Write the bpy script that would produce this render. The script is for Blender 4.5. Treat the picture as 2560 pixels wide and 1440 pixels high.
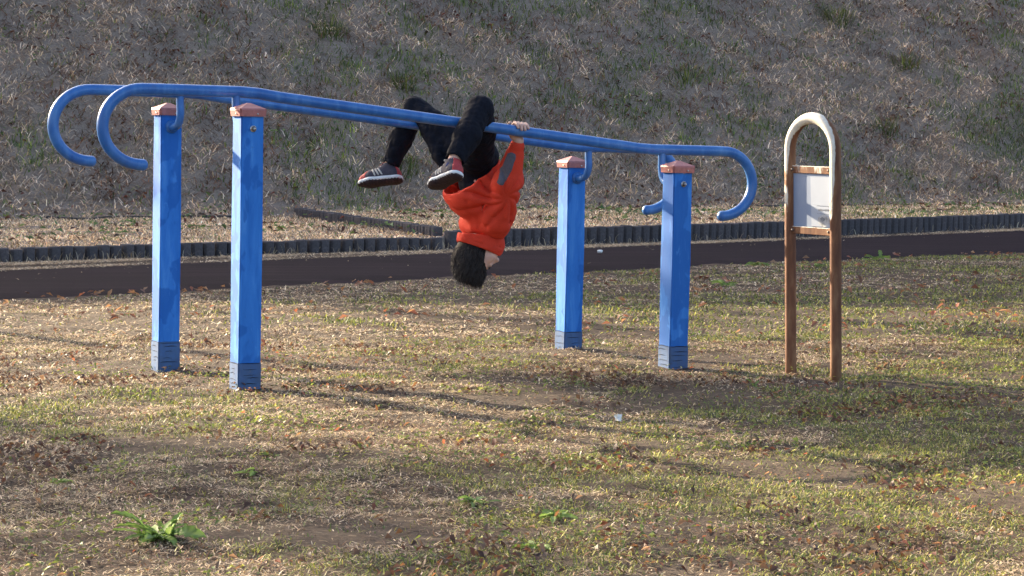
import bpy, bmesh, math, random
import numpy as np
from mathutils import Vector, Matrix

for o in list(bpy.data.objects):
    bpy.data.objects.remove(o, do_unlink=True)
scene = bpy.context.scene
COL = scene.collection
rng = np.random.default_rng(7)
random.seed(7)

# ------------------------------------------------------------------ camera
F_PX, PITCH, ROLL, CAM_H = 5833.4, 0.0686, 0.0201, 1.1217
cam_data = bpy.data.cameras.new("camera")
cam_data.sensor_width = 36.0
cam_data.lens = 36.0 * F_PX / 2560.0
cam_data.clip_start, cam_data.clip_end = 0.1, 600.0
cam = bpy.data.objects.new("camera", cam_data)
COL.objects.link(cam)
_fw = Vector((0, math.cos(PITCH), -math.sin(PITCH)))
_up = Vector((0, math.sin(PITCH), math.cos(PITCH)))
_rt = Vector((1, 0, 0))
_c, _n = math.cos(ROLL), math.sin(ROLL)
right, upv = _rt * _c + _up * _n, _up * _c - _rt * _n
cam.matrix_world = Matrix(((right.x, upv.x, -_fw.x, 0), (right.y, upv.y, -_fw.y, 0),
                           (right.z, upv.z, -_fw.z, CAM_H), (0, 0, 0, 1)))
scene.camera = cam

# ------------------------------------------------------------------ sky and sun
SUN_EL, SUN_AZ = math.radians(18.5), math.radians(136.0)     # azimuth from +X, counter-clockwise: behind and to the left
sun_dir = Vector((math.cos(SUN_EL) * math.cos(SUN_AZ), math.cos(SUN_EL) * math.sin(SUN_AZ), math.sin(SUN_EL)))
world = bpy.data.worlds.new("World")
scene.world = world
world.use_nodes = True
wn = world.node_tree
wn.nodes.clear()
w_out = wn.nodes.new("ShaderNodeOutputWorld")
w_bg = wn.nodes.new("ShaderNodeBackground")
w_sky = wn.nodes.new("ShaderNodeTexSky")
w_sky.sky_type = 'NISHITA'
w_sky.sun_disc = False
w_sky.sun_elevation = SUN_EL
w_sky.sun_rotation = math.pi / 2 - SUN_AZ
w_sky.air_density, w_sky.dust_density, w_sky.ozone_density = 0.7, 4.0, 0.4
w_bg.inputs["Strength"].default_value = 0.12
wn.links.new(w_sky.outputs[0], w_bg.inputs[0])
wn.links.new(w_bg.outputs[0], w_out.inputs[0])
sun_data = bpy.data.lights.new("sun", 'SUN')
sun_data.energy = 5.0
sun_data.angle = math.radians(0.55)
sun_data.color = (1.0, 0.82, 0.58)
sun = bpy.data.objects.new("sun", sun_data)
COL.objects.link(sun)
sun.rotation_euler = sun_dir.to_track_quat('Z', 'Y').to_euler()
sun.location = (-8, 10, 12)
scene.view_settings.view_transform = 'Standard'
scene.view_settings.look = 'None'
scene.view_settings.gamma = 1.0
scene.view_settings.use_curve_mapping = False
scene.view_settings.exposure = 2.25
scene.cycles.max_bounces = 4
scene.cycles.diffuse_bounces = 3
scene.cycles.transparent_max_bounces = 8

# ------------------------------------------------------------------ places: where a line of sight meets a plane of the place
CAM = np.array([0.0, 0.0, CAM_H])
TH, X0, Y0, LEN, WID = 0.4925, -1.1166, 9.7797, 2.1225, 0.9842
H_LEFT, H_RIGHT = 1.1507, 0.9335
GX, GY = 0.0171, -0.0065
U = np.array([math.cos(TH), math.sin(TH), 0.0])      # along the bars, low end to the right
V = np.array([-math.sin(TH), math.cos(TH), 0.0])     # across the bars, away from the camera
Z = np.array([0.0, 0.0, 1.0])
ORG = np.array([X0, Y0, 0.0])


def ray(px, py):
    c, n = math.cos(ROLL), math.sin(ROLL)
    dx, dy = px - 1280, py - 720
    sx, sy = c * dx + n * dy, -n * dx + c * dy
    up = -sy / F_PX
    return np.array([sx / F_PX, math.cos(PITCH) + up * math.sin(PITCH), up * math.cos(PITCH) - math.sin(PITCH)])


def lawn_z(x, y):
    xx = np.clip(x, -14, 16)
    yy = np.clip(y, -10, 40)
    return GX * (xx - X0) + GY * (yy - Y0)


def on_lawn(px, py):
    d = ray(px, py)
    t = (-GX * X0 - GY * Y0 - CAM_H) / (d[2] - GX * d[0] - GY * d[1])
    return CAM + d * t


def at(px, py, v):
    d = ray(px, py)
    return CAM + d * ((v - (CAM - ORG) @ V) / (d @ V))


def uvz(u, v, z):
    return ORG + U * u + V * v + Z * z


# ------------------------------------------------------------------ noise
def smooth_noise(x, y, scale, seed=0):
    r = np.random.default_rng(1000 + seed)
    tab = r.random((256, 256))
    xs, ys = np.asarray(x) / scale + 57.3, np.asarray(y) / scale + 91.7
    xi, yi = np.floor(xs).astype(int), np.floor(ys).astype(int)
    fx, fy = xs - xi, ys - yi
    fx, fy = fx * fx * (3 - 2 * fx), fy * fy * (3 - 2 * fy)
    g = lambda a, b: tab[a % 256, b % 256]
    return (g(xi, yi) * (1 - fx) + g(xi + 1, yi) * fx) * (1 - fy) + (g(xi, yi + 1) * (1 - fx) + g(xi + 1, yi + 1) * fx) * fy


def fbm(x, y, scale, seed=0, octaves=3):
    a, s, t = 0.0, 1.0, 0.0
    for k in range(octaves):
        a = a + smooth_noise(x, y, scale / 2 ** k, seed * 10 + k) * s
        t += s
        s *= 0.5
    return a / t


# ------------------------------------------------------------------ materials
def nodes_of(m):
    m.use_nodes = True
    nt = m.node_tree
    nt.nodes.clear()
    return nt


class NT:
    """small helper round a node tree"""

    def __init__(self, name):
        self.m = bpy.data.materials.new(name)
        self.nt = nodes_of(self.m)
        self.out = self.n("ShaderNodeOutputMaterial")

    def n(self, kind, **kw):
        nd = self.nt.nodes.new(kind)
        for k, v in kw.items():
            setattr(nd, k, v)
        return nd

    def link(self, a, b):
        self.nt.links.new(a, b)

    def val(self, sock, v):
        if isinstance(v, bpy.types.NodeSocket):
            self.link(v, sock)
        else:
            sock.default_value = v if not isinstance(v, (tuple, list)) or len(v) != 3 or sock.type != 'RGBA' else (*v, 1)

    def coord(self, kind="Object"):
        return self.n("ShaderNodeTexCoord").outputs[kind]

    def mapping(self, vec, scale=(1, 1, 1), loc=(0, 0, 0), rot=(0, 0, 0)):
        mp = self.n("ShaderNodeMapping")
        self.link(vec, mp.inputs[0])
        mp.inputs["Scale"].default_value = scale
        mp.inputs["Location"].default_value = loc
        mp.inputs["Rotation"].default_value = rot
        return mp.outputs[0]

    def noise(self, vec, scale, detail=4.0, rough=0.55, dist=0.0):
        t = self.n("ShaderNodeTexNoise")
        self.link(vec, t.inputs["Vector"])
        t.inputs["Scale"].default_value = scale
        t.inputs["Detail"].default_value = detail
        t.inputs["Roughness"].default_value = rough
        t.inputs["Distortion"].default_value = dist
        return t.outputs["Fac"]

    def ramp(self, fac, stops, interp='LINEAR'):
        r = self.n("ShaderNodeValToRGB")
        r.color_ramp.interpolation = interp
        el = r.color_ramp.elements
        while len(el) < len(stops):
            el.new(0.5)
        for e, (p, c) in zip(el, stops):
            e.position = p
            e.color = (*c, 1) if len(c) == 3 else c
        self.link(fac, r.inputs[0])
        return r.outputs[0]

    def math(self, op, a, b=0.0, clamp=False):
        nd = self.n("ShaderNodeMath", operation=op, use_clamp=clamp)
        self.val(nd.inputs[0], a)
        self.val(nd.inputs[1], b)
        return nd.outputs[0]

    def mix(self, fac, a, b, blend='MIX'):
        nd = self.n("ShaderNodeMix", data_type='RGBA', blend_type=blend)
        self.val(nd.inputs[0], fac)
        self.val(nd.inputs[6], a)
        self.val(nd.inputs[7], b)
        return nd.outputs[2]

    def bump(self, height, strength=0.3, dist=0.01):
        b = self.n("ShaderNodeBump")
        b.inputs["Strength"].default_value = strength
        b.inputs["Distance"].default_value = dist
        self.link(height, b.inputs["Height"])
        return b.outputs[0]

    def bsdf(self, color, rough=0.6, normal=None, metallic=0.0, spec=0.5, **extra):
        p = self.n("ShaderNodeBsdfPrincipled")
        self.val(p.inputs["Base Color"], color)
        self.val(p.inputs["Roughness"], rough)
        self.val(p.inputs["Metallic"], metallic)
        self.val(p.inputs["Specular IOR Level"], spec)
        for k, v in extra.items():
            self.val(p.inputs[k], v)
        if normal is not None:
            self.link(normal, p.inputs["Normal"])
        return p.outputs[0]

    def done(self, shader):
        self.link(shader, self.out.inputs[0])
        return self.m


def plain(name, color, rough=0.6, spec=0.4, metallic=0.0, var=0.12, scale=40.0, bump=0.0):
    t = NT(name)
    co = t.coord()
    f = t.noise(co, scale)
    lo = tuple(c * (1 - var) for c in color)
    hi = tuple(min(1, c * (1 + var)) for c in color)
    col = t.ramp(f, [(0.3, lo), (0.7, hi)])
    nrm = t.bump(f, bump, 0.004) if bump else None
    return t.done(t.bsdf(col, rough, nrm, metallic, spec))


def leafy(name, trans=0.45, rough=0.6):
    """blade or leaf: colour of its own from the mesh, thin enough to let light through"""
    t = NT(name)
    at_ = t.n("ShaderNodeAttribute", attribute_name="col").outputs["Color"]
    d = t.bsdf(at_, rough, spec=0.3)
    tr = t.n("ShaderNodeBsdfTranslucent")
    t.link(at_, tr.inputs[0])
    mx = t.n("ShaderNodeMixShader")
    mx.inputs[0].default_value = trans
    t.link(d, mx.inputs[1])
    t.link(tr.outputs[0], mx.inputs[2])
    return t.done(mx.outputs[0])


M = {}
M['blade'] = leafy('grass_blade', 0.32, 0.6)
M['leaf'] = leafy('leaf', 0.4, 0.5)


def mat_soil(name, a, b, c):
    t = NT(name)
    co = t.coord()
    n1, n2 = t.noise(co, 1.3, 6), t.noise(co, 45.0, 6, 0.7)
    col = t.ramp(n2, [(0.25, a), (0.5, b), (0.8, c)])
    col = t.mix(t.math('MULTIPLY', n1, 0.5), col, tuple(x * 0.6 for x in b))
    return t.done(t.bsdf(col, 0.95, t.bump(n2, 0.7, 0.02), spec=0.2))


M['soil'] = mat_soil('soil', (0.022, 0.015, 0.012), (0.060, 0.042, 0.029), (0.17, 0.12, 0.08))
M['bank'] = mat_soil('bank_soil', (0.11, 0.085, 0.068), (0.29, 0.225, 0.175), (0.52, 0.42, 0.33))


def mat_path():
    t = NT('rubber_path')
    co = t.coord()
    fine = t.noise(co, 160.0, 4, 0.7)
    st = t.noise(t.mapping(co, (0.35, 3.0, 1), rot=(0, 0, -0.69)), 1.6, 5, 0.6)
    big = t.noise(co, 0.8, 3)
    col = t.ramp(fine, [(0.3, (0.008, 0.0052, 0.007)), (0.7, (0.021, 0.0138, 0.0185))])
    col = t.mix(t.ramp(st, [(0.46, (0, 0, 0)), (0.66, (0.9, 0.9, 0.9))]), col, (0.026, 0.017, 0.022))
    col = t.mix(t.ramp(big, [(0.4, (0, 0, 0)), (0.7, (0.4, 0.4, 0.4))]), col, (0.010, 0.0065, 0.008))
    return t.done(t.bsdf(col, 0.85, t.bump(fine, 0.5, 0.006), spec=0.04))


M['path'] = mat_path()


def mat_block():
    t = NT('edging_block')
    co = t.coord()
    inf = t.n("ShaderNodeObjectInfo").outputs["Random"]
    f = t.noise(co, 55.0, 6, 0.65)
    col = t.ramp(f, [(0.25, (0.050, 0.042, 0.042)), (0.55, (0.104, 0.088, 0.088)), (0.85, (0.20, 0.175, 0.165))])
    col = t.mix(t.math('MULTIPLY', inf, 0.45), col, (0.05, 0.048, 0.052))
    return t.done(t.bsdf(col, 0.9, t.bump(f, 0.7, 0.01), spec=0.3))


M['block'] = mat_block()


def mat_blue(name, worn=False, pipe=False):
    t = NT(name)
    co = t.coord()
    streak = t.noise(t.mapping(co, (9, 9, 1.6)), 2.2, 6, 0.6, 0.6)
    blot = t.noise(t.mapping(co, (1, 1, 0.55)), 9.0, 3, 0.5, 0.4)
    fine = t.noise(co, 120.0, 3)
    base = (0.034, 0.185, 0.55)
    col = t.ramp(streak, [(0.30, (0.018, 0.135, 0.46)), (0.52, base), (0.74, (0.080, 0.270, 0.64))])
    if not pipe:
        dark = t.ramp(blot, [(0.49, (0, 0, 0)), (0.52, (0.85, 0.85, 0.85))])
        col = t.mix(t.math('MULTIPLY', dark, 0.8), col, (0.012, 0.102, 0.38))
        scuff = t.noise(t.mapping(co, (6, 6, 1.2), loc=(3, 1, 7)), 7.0, 6, 0.7, 1.5)
        col = t.mix(t.ramp(scuff, [(0.60, (0, 0, 0)), (0.74, (0.55, 0.55, 0.55))]), col, (0.09, 0.30, 0.66))
        scr = t.noise(t.mapping(co, (5, 5, 2.2), loc=(9, 4, 2)), 10.0, 5, 0.7, 2.0)
        col = t.mix(t.ramp(scr, [(0.66, (0, 0, 0)), (0.70, (0.6, 0.6, 0.6))]), col, (0.05, 0.09, 0.22))
    else:
        col = t.mix(1.0, col, (0.80, 0.72, 0.68), 'MULTIPLY')
        wear = t.noise(t.mapping(co, (1, 1, 1), loc=(2, 5, 1)), 11.0, 6, 0.7)
        col = t.mix(t.ramp(wear, [(0.58, (0, 0, 0)), (0.75, (0.45, 0.45, 0.45))]), col, (0.07, 0.12, 0.22))
        rust = t.noise(t.mapping(co, (1, 1, 1), loc=(12, 3, 6)), 14.0, 5, 0.7)
        col = t.mix(t.ramp(rust, [(0.68, (0, 0, 0)), (0.76, (0.7, 0.7, 0.7))]), col, (0.16, 0.075, 0.03))
    if worn:
        grime = t.noise(t.mapping(co, (2, 2, 1)), 16.0, 6, 0.7)
        col = t.mix(t.ramp(grime, [(0.3, (0.6, 0.6, 0.6)), (0.75, (0.95, 0.95, 0.95))]), col, (0.075, 0.105, 0.155))
        col = t.mix(t.ramp(t.noise(co, 30.0, 4, 0.7), [(0.62, (0, 0, 0)), (0.72, (0.7, 0.7, 0.7))]), col, (0.16, 0.14, 0.12))
    rough = t.ramp(streak, [(0.3, (0.62,) * 3), (0.7, (0.8,) * 3)]) if not pipe else t.ramp(fine, [(0.3, (0.26,) * 3), (0.7, (0.42,) * 3)])
    return t.done(t.bsdf(col, rough, t.bump(fine, 0.12, 0.002), spec=0.5 if pipe else 0.22))


M['blue'] = mat_blue('blue_post_paint')
M['blue_worn'] = mat_blue('worn_blue_paint', worn=True)
M['blue_pipe'] = mat_blue('blue_pipe_paint', pipe=True)
M['crack'] = plain('crack_line', (0.02, 0.025, 0.035), 0.9, 0.1)
M['cap'] = plain('salmon_cap_plastic', (0.36, 0.130, 0.115), 0.5, 0.4, var=0.18, scale=60, bump=0.1)
M['steel'] = plain('bolt_steel', (0.55, 0.54, 0.5), 0.35, 0.5, metallic=0.9, var=0.25, scale=90)
M['dark_steel'] = plain('dull_steel', (0.16, 0.13, 0.11), 0.55, 0.4, metallic=0.6, var=0.3, scale=90)


def mat_rust(name, white_from, white_to, side):
    """white paint that has rusted through from below and along one flank"""
    t = NT(name)
    co = t.coord()
    sep = t.n("ShaderNodeSeparateXYZ")
    t.link(co, sep.inputs[0])
    n1 = t.noise(t.mapping(co, (1, 1, 0.35)), 14.0, 6, 0.65, 0.5)
    n2 = t.noise(co, 60.0, 6, 0.7)
    rust = t.ramp(t.noise(t.mapping(co, (1, 1, 0.22)), 20.0, 6, 0.6), [(0.25, (0.07, 0.026, 0.015)), (0.48, (0.165, 0.070, 0.033)), (0.75, (0.34, 0.19, 0.095))])
    paint = t.ramp(n2, [(0.3, (0.50, 0.45, 0.36)), (0.7, (0.68, 0.65, 0.57))])
    g = t.n("ShaderNodeNewGeometry")
    dot = t.n("ShaderNodeVectorMath", operation='DOT_PRODUCT')
    t.link(g.outputs["Normal"], dot.inputs[0])
    dot.inputs[1].default_value = side
    z = t.math('DIVIDE', t.math('SUBTRACT', sep.outputs[2], white_from), white_to - white_from)
    k = t.math('ADD', z, t.math('MULTIPLY', t.math('SUBTRACT', n1, 0.5), 2.0))
    k = t.math('SUBTRACT', k, t.math('MULTIPLY', t.math('MAXIMUM', dot.outputs["Value"], -0.32), 1.5))
    k = t.ramp(k, [(0.42, (0, 0, 0)), (0.62, (1, 1, 1))])
    col = t.mix(k, rust, paint)
    rough = t.ramp(k, [(0, (0.85,) * 3), (1, (0.42,) * 3)])
    return t.done(t.bsdf(col, rough, t.bump(n2, 0.35, 0.003), spec=0.4))


M['panel'] = plain('notice_board', (0.185, 0.235, 0.33), 0.45, 0.4, var=0.04, scale=12)
M['sheet'] = plain('notice_sheet', (0.29, 0.335, 0.41), 0.5, 0.4, var=0.03, scale=12)
M['print'] = plain('printed_grey', (0.17, 0.18, 0.2), 0.7, 0.2, var=0.3, scale=60)
M['print_mid'] = plain('printed_picture', (0.34, 0.35, 0.36), 0.7, 0.2, var=0.45, scale=45)
M['paper'] = plain('white_paper', (0.75, 0.75, 0.72), 0.8, 0.2)
M['edge_board'] = plain('old_edging_board', (0.06, 0.055, 0.055), 0.9, 0.2, var=0.4, scale=20, bump=0.4)
M['bark'] = plain('bark', (0.10, 0.075, 0.055), 0.95, 0.1, var=0.4, scale=18, bump=0.8)


# ------------------------------------------------------------------ mesh helpers
def link(ob, parent=None):
    COL.objects.link(ob)
    if parent is not None:
        ob.parent = parent
    return ob


def tag(o, label=None, cat=None, group=None, kind=None):
    if label:
        o["label"] = label
    if cat:
        o["category"] = cat
    if group:
        o["group"] = group
    if kind:
        o["kind"] = kind
    return o


def empty(name, loc, parent=None):
    o = bpy.data.objects.new(name, None)
    o.location = loc
    o.empty_display_size = 0.1
    return link(o, parent)


def mesh_arrays(name, verts, faces, mat=None, smooth=False, cols=None):
    """faces: list of int arrays (n,3) or (n,4)"""
    me = bpy.data.meshes.new(name)
    verts = np.asarray(verts, dtype=np.float32)
    loops = np.concatenate([f.ravel() for f in faces]).astype(np.int32)
    tot = np.concatenate([np.full(len(f), f.shape[1], dtype=np.int32) for f in faces])
    start = np.concatenate([[0], np.cumsum(tot)[:-1]]).astype(np.int32)
    me.vertices.add(len(verts))
    me.vertices.foreach_set("co", verts.ravel())
    me.loops.add(len(loops))
    me.loops.foreach_set("vertex_index", loops)
    me.polygons.add(len(tot))
    me.polygons.foreach_set("loop_start", start)
    me.polygons.foreach_set("loop_total", tot)
    if smooth:
        me.polygons.foreach_set("use_smooth", np.ones(len(tot), dtype=bool))
    if cols is not None:
        a = me.attributes.new("col", 'FLOAT_COLOR', 'POINT')
        c4 = np.ones((len(verts), 4), dtype=np.float32)
        c4[:, :3] = cols
        a.data.foreach_set("color", c4.ravel())
    me.update(calc_edges=True)
    if mat:
        me.materials.append(mat)
    return me


def obj(name, me, parent=None):
    o = bpy.data.objects.new(name, me)
    return link(o, parent)


def bm_obj(name, bm, mat, parent=None, smooth=False, bevel=0.0, seg=2):
    if bevel:
        bmesh.ops.bevel(bm, geom=list(bm.edges), offset=bevel, segments=seg, affect='EDGES', profile=0.6)
    bmesh.ops.recalc_face_normals(bm, faces=list(bm.faces))
    me = bpy.data.meshes.new(name)
    bm.to_mesh(me)
    bm.free()
    me.materials.append(mat)
    if smooth:
        for p in me.polygons:
            p.use_smooth = True
    return obj(name, me, parent)


def box_bm(bm, center, ax, ay, az, hx, hy, hz):
    ax, ay, az = (np.asarray(a, float) for a in (ax, ay, az))
    c = np.asarray(center, float)
    vs = []
    for sx, sy, sz in ((-1, -1, -1), (1, -1, -1), (1, 1, -1), (-1, 1, -1), (-1, -1, 1), (1, -1, 1), (1, 1, 1), (-1, 1, 1)):
        vs.append(bm.verts.new(c + ax * hx * sx + ay * hy * sy + az * hz * sz))
    for f in ((0, 3, 2, 1), (4, 5, 6, 7), (0, 1, 5, 4), (1, 2, 6, 5), (2, 3, 7, 6), (3, 0, 4, 7)):
        bm.faces.new([vs[i] for i in f])
    return vs


def catmull(pts, per=8):
    pts = [np.asarray(p, float) for p in pts]
    out = []
    for i in range(len(pts) - 1):
        p0, p1, p2, p3 = pts[max(i - 1, 0)], pts[i], pts[i + 1], pts[min(i + 2, len(pts) - 1)]
        for k in range(per):
            t = k / per
            out.append(0.5 * (2 * p1 + (p2 - p0) * t + (2 * p0 - 5 * p1 + 4 * p2 - p3) * t * t + (3 * p1 - p0 - 3 * p2 + p3) * t ** 3))
    out.append(pts[-1])
    return out


def tube_mesh(name, pts, radius, mat, seg=16, cap=True, ref=None):
    """pipe swept along a path; rounded ends"""
    pts = [np.asarray(p, float) for p in pts]
    rad = [radius] * len(pts) if np.isscalar(radius) else list(radius)
    if cap:
        t0 = pts[0] - pts[1]
        t0 /= np.linalg.norm(t0)
        t1 = pts[-1] - pts[-2]
        t1 /= np.linalg.norm(t1)
        pre, post, rpre, rpost = [], [], [], []
        for a in (80, 55, 28):
            s, c = math.sin(math.radians(a)), math.cos(math.radians(a))
            pre.append(pts[0] + t0 * rad[0] * s * 0.8)
            rpre.append(rad[0] * c)
            post.insert(0, pts[-1] + t1 * rad[-1] * s * 0.8)
            rpost.insert(0, rad[-1] * c)
        pts, rad = pre + pts + post, rpre + rad + rpost
    ref = np.array([0.0, 0.0, 1.0]) if ref is None else np.asarray(ref, float)
    n = len(pts)
    vs = []
    prev = None
    for i, p in enumerate(pts):
        t = pts[min(i + 1, n - 1)] - pts[max(i - 1, 0)]
        t /= np.linalg.norm(t) + 1e-9
        a = (prev if prev is not None else ref)
        a = a - t * (a @ t)
        if np.linalg.norm(a) < 1e-3:
            a = np.array([1.0, 0, 0]) - t * t[0]
        a /= np.linalg.norm(a)
        prev = a
        b = np.cross(t, a)
        for k in range(seg):
            th = 2 * math.pi * k / seg
            vs.append(p + (a * math.cos(th) + b * math.sin(th)) * rad[i])
    quads = []
    for i in range(n - 1):
        for k in range(seg):
            k2 = (k + 1) % seg
            quads.append((i * seg + k, i * seg + k2, (i + 1) * seg + k2, (i + 1) * seg + k))
    tris = []
    vs.append(pts[0])
    vs.append(pts[-1])
    for k in range(seg):
        k2 = (k + 1) % seg
        tris.append((len(vs) - 2, k2, k))
        tris.append((len(vs) - 1, (n - 1) * seg + k, (n - 1) * seg + k2))
    return mesh_arrays(name, np.array(vs), [np.array(quads), np.array(tris)], mat, True)


def grid_faces(nu, nv):
    i, j = np.meshgrid(np.arange(nu - 1), np.arange(nv - 1), indexing='ij')
    a = (i * nv + j).ravel()
    return np.stack([a, a + nv, a + nv + 1, a + 1], axis=1)


# ================================================================== THE SETTING
# ---- ground sheet
def axis(lo, hi, fine_lo, fine_hi, step, big):
    a = list(np.arange(lo, fine_lo, big)) + list(np.arange(fine_lo, fine_hi, step)) + list(np.arange(fine_hi, hi + big, big))
    return np.array(a)


gx, gy = axis(-120, 120, -6, 7, 0.055, 6.0), axis(-60, 26, 4, 24, 0.055, 8.0)
GXX, GYY = np.meshgrid(gx, gy, indexing='ij')


def lawn_height(x, y):
    b = (fbm(x, y, 0.9, 3) - 0.5) * 0.045 + (fbm(x, y, 0.30, 5, 2) - 0.5) * 0.022 + (fbm(x, y, 0.12, 4, 2) - 0.5) * 0.018
    return lawn_z(x, y) + b


# the path and the raised bed behind it: lines on the ground, left to right
PATH_NEAR = np.array([(-14, 6.6), (-9, 10.6), (-5.6, 13.45), (-3.384, 15.386), (-1.403, 17.011), (0, 18.4), (2.556, 20.73), (4.947, 22.56), (9, 25.6), (16, 31)])
PATH_FAR = np.array([(-14, 9.6), (-9, 14.0), (-5.6, 17.2), (-4.108, 18.673), (-2, 20.6), (0, 22.4), (3, 25.1), (6.128, 27.99), (10, 31.5), (16, 37)])
KERB_A = np.array([(-14, 11.8), (-9, 16.0), (-6.2, 18.5), (-4.394, 19.97), (-2.905, 21.2), (-1.6, 22.1), (-0.72, 22.62)])
KERB_B = np.array([(-0.66, 22.86), (0.032, 23.45), (1.743, 24.75), (3.695, 26.5), (6.424, 29.2), (10, 32.6), (16, 38.5)])
KERB_D = np.array([(-0.74, 23.0), (-1.15, 24.3), (-2.0, 27.0), (-2.75, 29.6)])


def line_y(poly, x):
    return np.interp(x, poly[:, 0], poly[:, 1])


KERB_ALL = np.vstack([KERB_A, KERB_B])
GZZ = lawn_height(GXX, GYY)
under = GYY > line_y(PATH_NEAR, GXX) - 0.05
GZZ = np.where(under, lawn_z(GXX, GYY) - 0.02, GZZ)
far = (np.abs(GXX) > 13) | (GYY < 3)
GZZ = np.where(far, lawn_z(GXX, GYY), GZZ)
ground = obj("ground", mesh_arrays("ground", np.stack([GXX, GYY, GZZ], -1).reshape(-1, 3), [grid_faces(*GXX.shape)], M['soil'], True))
tag(ground, "lawn soil under dry grass", kind="structure")

# ---- path
xs = np.linspace(-14, 16, 121)
rows = []
for k in range(9):
    t = k / 8
    y = line_y(PATH_NEAR, xs) * (1 - t) + line_y(PATH_FAR, xs) * t
    wob = (fbm(xs, np.full_like(xs, k * 5.0), 0.7, 21) - 0.5) * (0.16 if k in (0, 8) else 0)
    y = y + wob
    rows.append(np.stack([xs, y, lawn_z(xs, y) + 0.006 + 0.012 * math.sin(t * math.pi) - (0.05 if k == 0 else 0)], -1))
path = obj("path", mesh_arrays("path", np.stack(rows, 1).reshape(-1, 3), [grid_faces(121, 9)], M['path'], True))
tag(path, "dark brown rubber walking path", kind="structure")
# verge: strip of ground between path and edging blocks
rows = []
for k in range(5):
    t = k / 4
    y = line_y(PATH_FAR, xs) * (1 - t) + (line_y(KERB_ALL, xs) + 0.06) * t - 0.1 * (1 - t)
    z = lawn_z(xs, y) - 0.002 + 0.002 * t + (fbm(xs, y, 0.3, 31) - 0.5) * 0.016
    rows.append(np.stack([xs, y, z], -1))
rows[0][:, 2] -= 0.02
verge = obj("verge", mesh_arrays("verge", np.stack(rows, 1).reshape(-1, 3), [grid_faces(121, 5)], M['soil'], True))
tag(verge, "strip of bare verge behind the path", kind="structure")


# ---- raised bed and grassy bank
def foot_y(x):
    return 30.6 + 0.42 * np.clip(x, -14, 16) + 0.35 * np.sin(x * 0.35) - 0.75 * np.clip(-8 - x, 0, 8)  # last term bends the unseen left foot nearer to widen the bank's shade


def diag_side(x, y):
    """positive on the right of the slanting row of blocks"""
    xd = np.interp(y, KERB_D[:, 1], KERB_D[:, 0])
    return np.clip((x - xd) / 0.12, 0, 1)


def bank_z(x, y):
    base = lawn_z(x, np.minimum(y, 40)) + 0.104
    base = base + 0.055 * diag_side(x, y) * (y > 22.9)
    t = np.maximum(y - foot_y(x), 0)
    rise = 0.60 * (np.sqrt(t * t + 0.5) - 0.707)
    crest = 14.0  # unseen crest raised so the bank shades the path and far lawn
    rise = np.where(rise < 0.88 * crest, rise, 0.88 * crest + 0.12 * crest * (1 - np.exp(-np.maximum(rise - 0.88 * crest, 0) / (0.12 * crest))))
    bump = (fbm(x, y, 2.6, 41) - 0.5) * 0.30 * np.clip(t / 1.0, 0, 1) + (fbm(x, y, 0.42, 42, 2) - 0.5) * (0.05 + 0.13 * np.clip(t / 1.0, 0, 1))
    return base + rise + bump * np.clip((y - line_y(KERB_ALL, x)) / 0.3, 0, 1)


cx = np.concatenate([np.linspace(-60, -14, 10)[:-1], np.linspace(-14, 16, 301), np.linspace(16, 70, 10)[1:]])
tt = np.concatenate([np.linspace(0, 18, 200), np.linspace(18.5, 90, 24)])
CX, CT = np.meshgrid(cx, tt, indexing='ij')
CY = line_y(KERB_ALL, CX) + 0.05 + CT
CZ = bank_z(CX, CY)
CZ[:, 0] -= 0.4                                              # skirt down behind the blocks
bank = obj("bank", mesh_arrays("bank", np.stack([CX, CY, CZ], -1).reshape(-1, 3), [grid_faces(*CX.shape)], M['bank'], True))
tag(bank, "grassy bank rising behind the path", kind="structure")


# ================================================================== GRASS
def lerp_cols(pal, idx):
    return np.array(pal)[idx]


def blades(name, P, length, width, tilt, az, cols, mat, curve=0.35, parent=None):
    """one thin bent blade per row of P (5 vertices, a quad and a tip)"""
    n = len(P)
    dirh = np.stack([np.cos(az), np.sin(az), np.zeros(n)], -1)
    side = np.stack([-np.sin(az), np.cos(az), np.zeros(n)], -1) * (width * 0.5)[:, None]
    st, ct = np.sin(tilt)[:, None], np.cos(tilt)[:, None]
    d1 = dirh * st + Z * ct
    t2 = np.minimum(tilt + curve * (0.4 + rng.random(n)), 1.9)
    d2 = dirh * np.sin(t2)[:, None] + Z * np.cos(t2)[:, None]
    mid = P + d1 * (length * 0.55)[:, None]
    tip = mid + d2 * (length * 0.45)[:, None]
    v = np.stack([P - side, P + side, mid + side * 0.8, mid - side * 0.8, tip], 1).reshape(-1, 3)
    b = np.arange(n) * 5
    q = np.stack([b, b + 1, b + 2, b + 3], -1)
    t = np.stack([b + 3, b + 2, b + 4], -1)
    return v, q, t, np.repeat(cols, 5, axis=0)


def join_blades(name, parts, mat):
    vs, qs, ts, cs, off = [], [], [], [], 0
    for v, q, t, c in parts:
        vs.append(v)
        qs.append(q + off)
        ts.append(t + off)
        cs.append(c)
        off += len(v)
    return mesh_arrays(name, np.concatenate(vs), [np.concatenate(qs), np.concatenate(ts)], mat, False, np.concatenate(cs))


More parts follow.
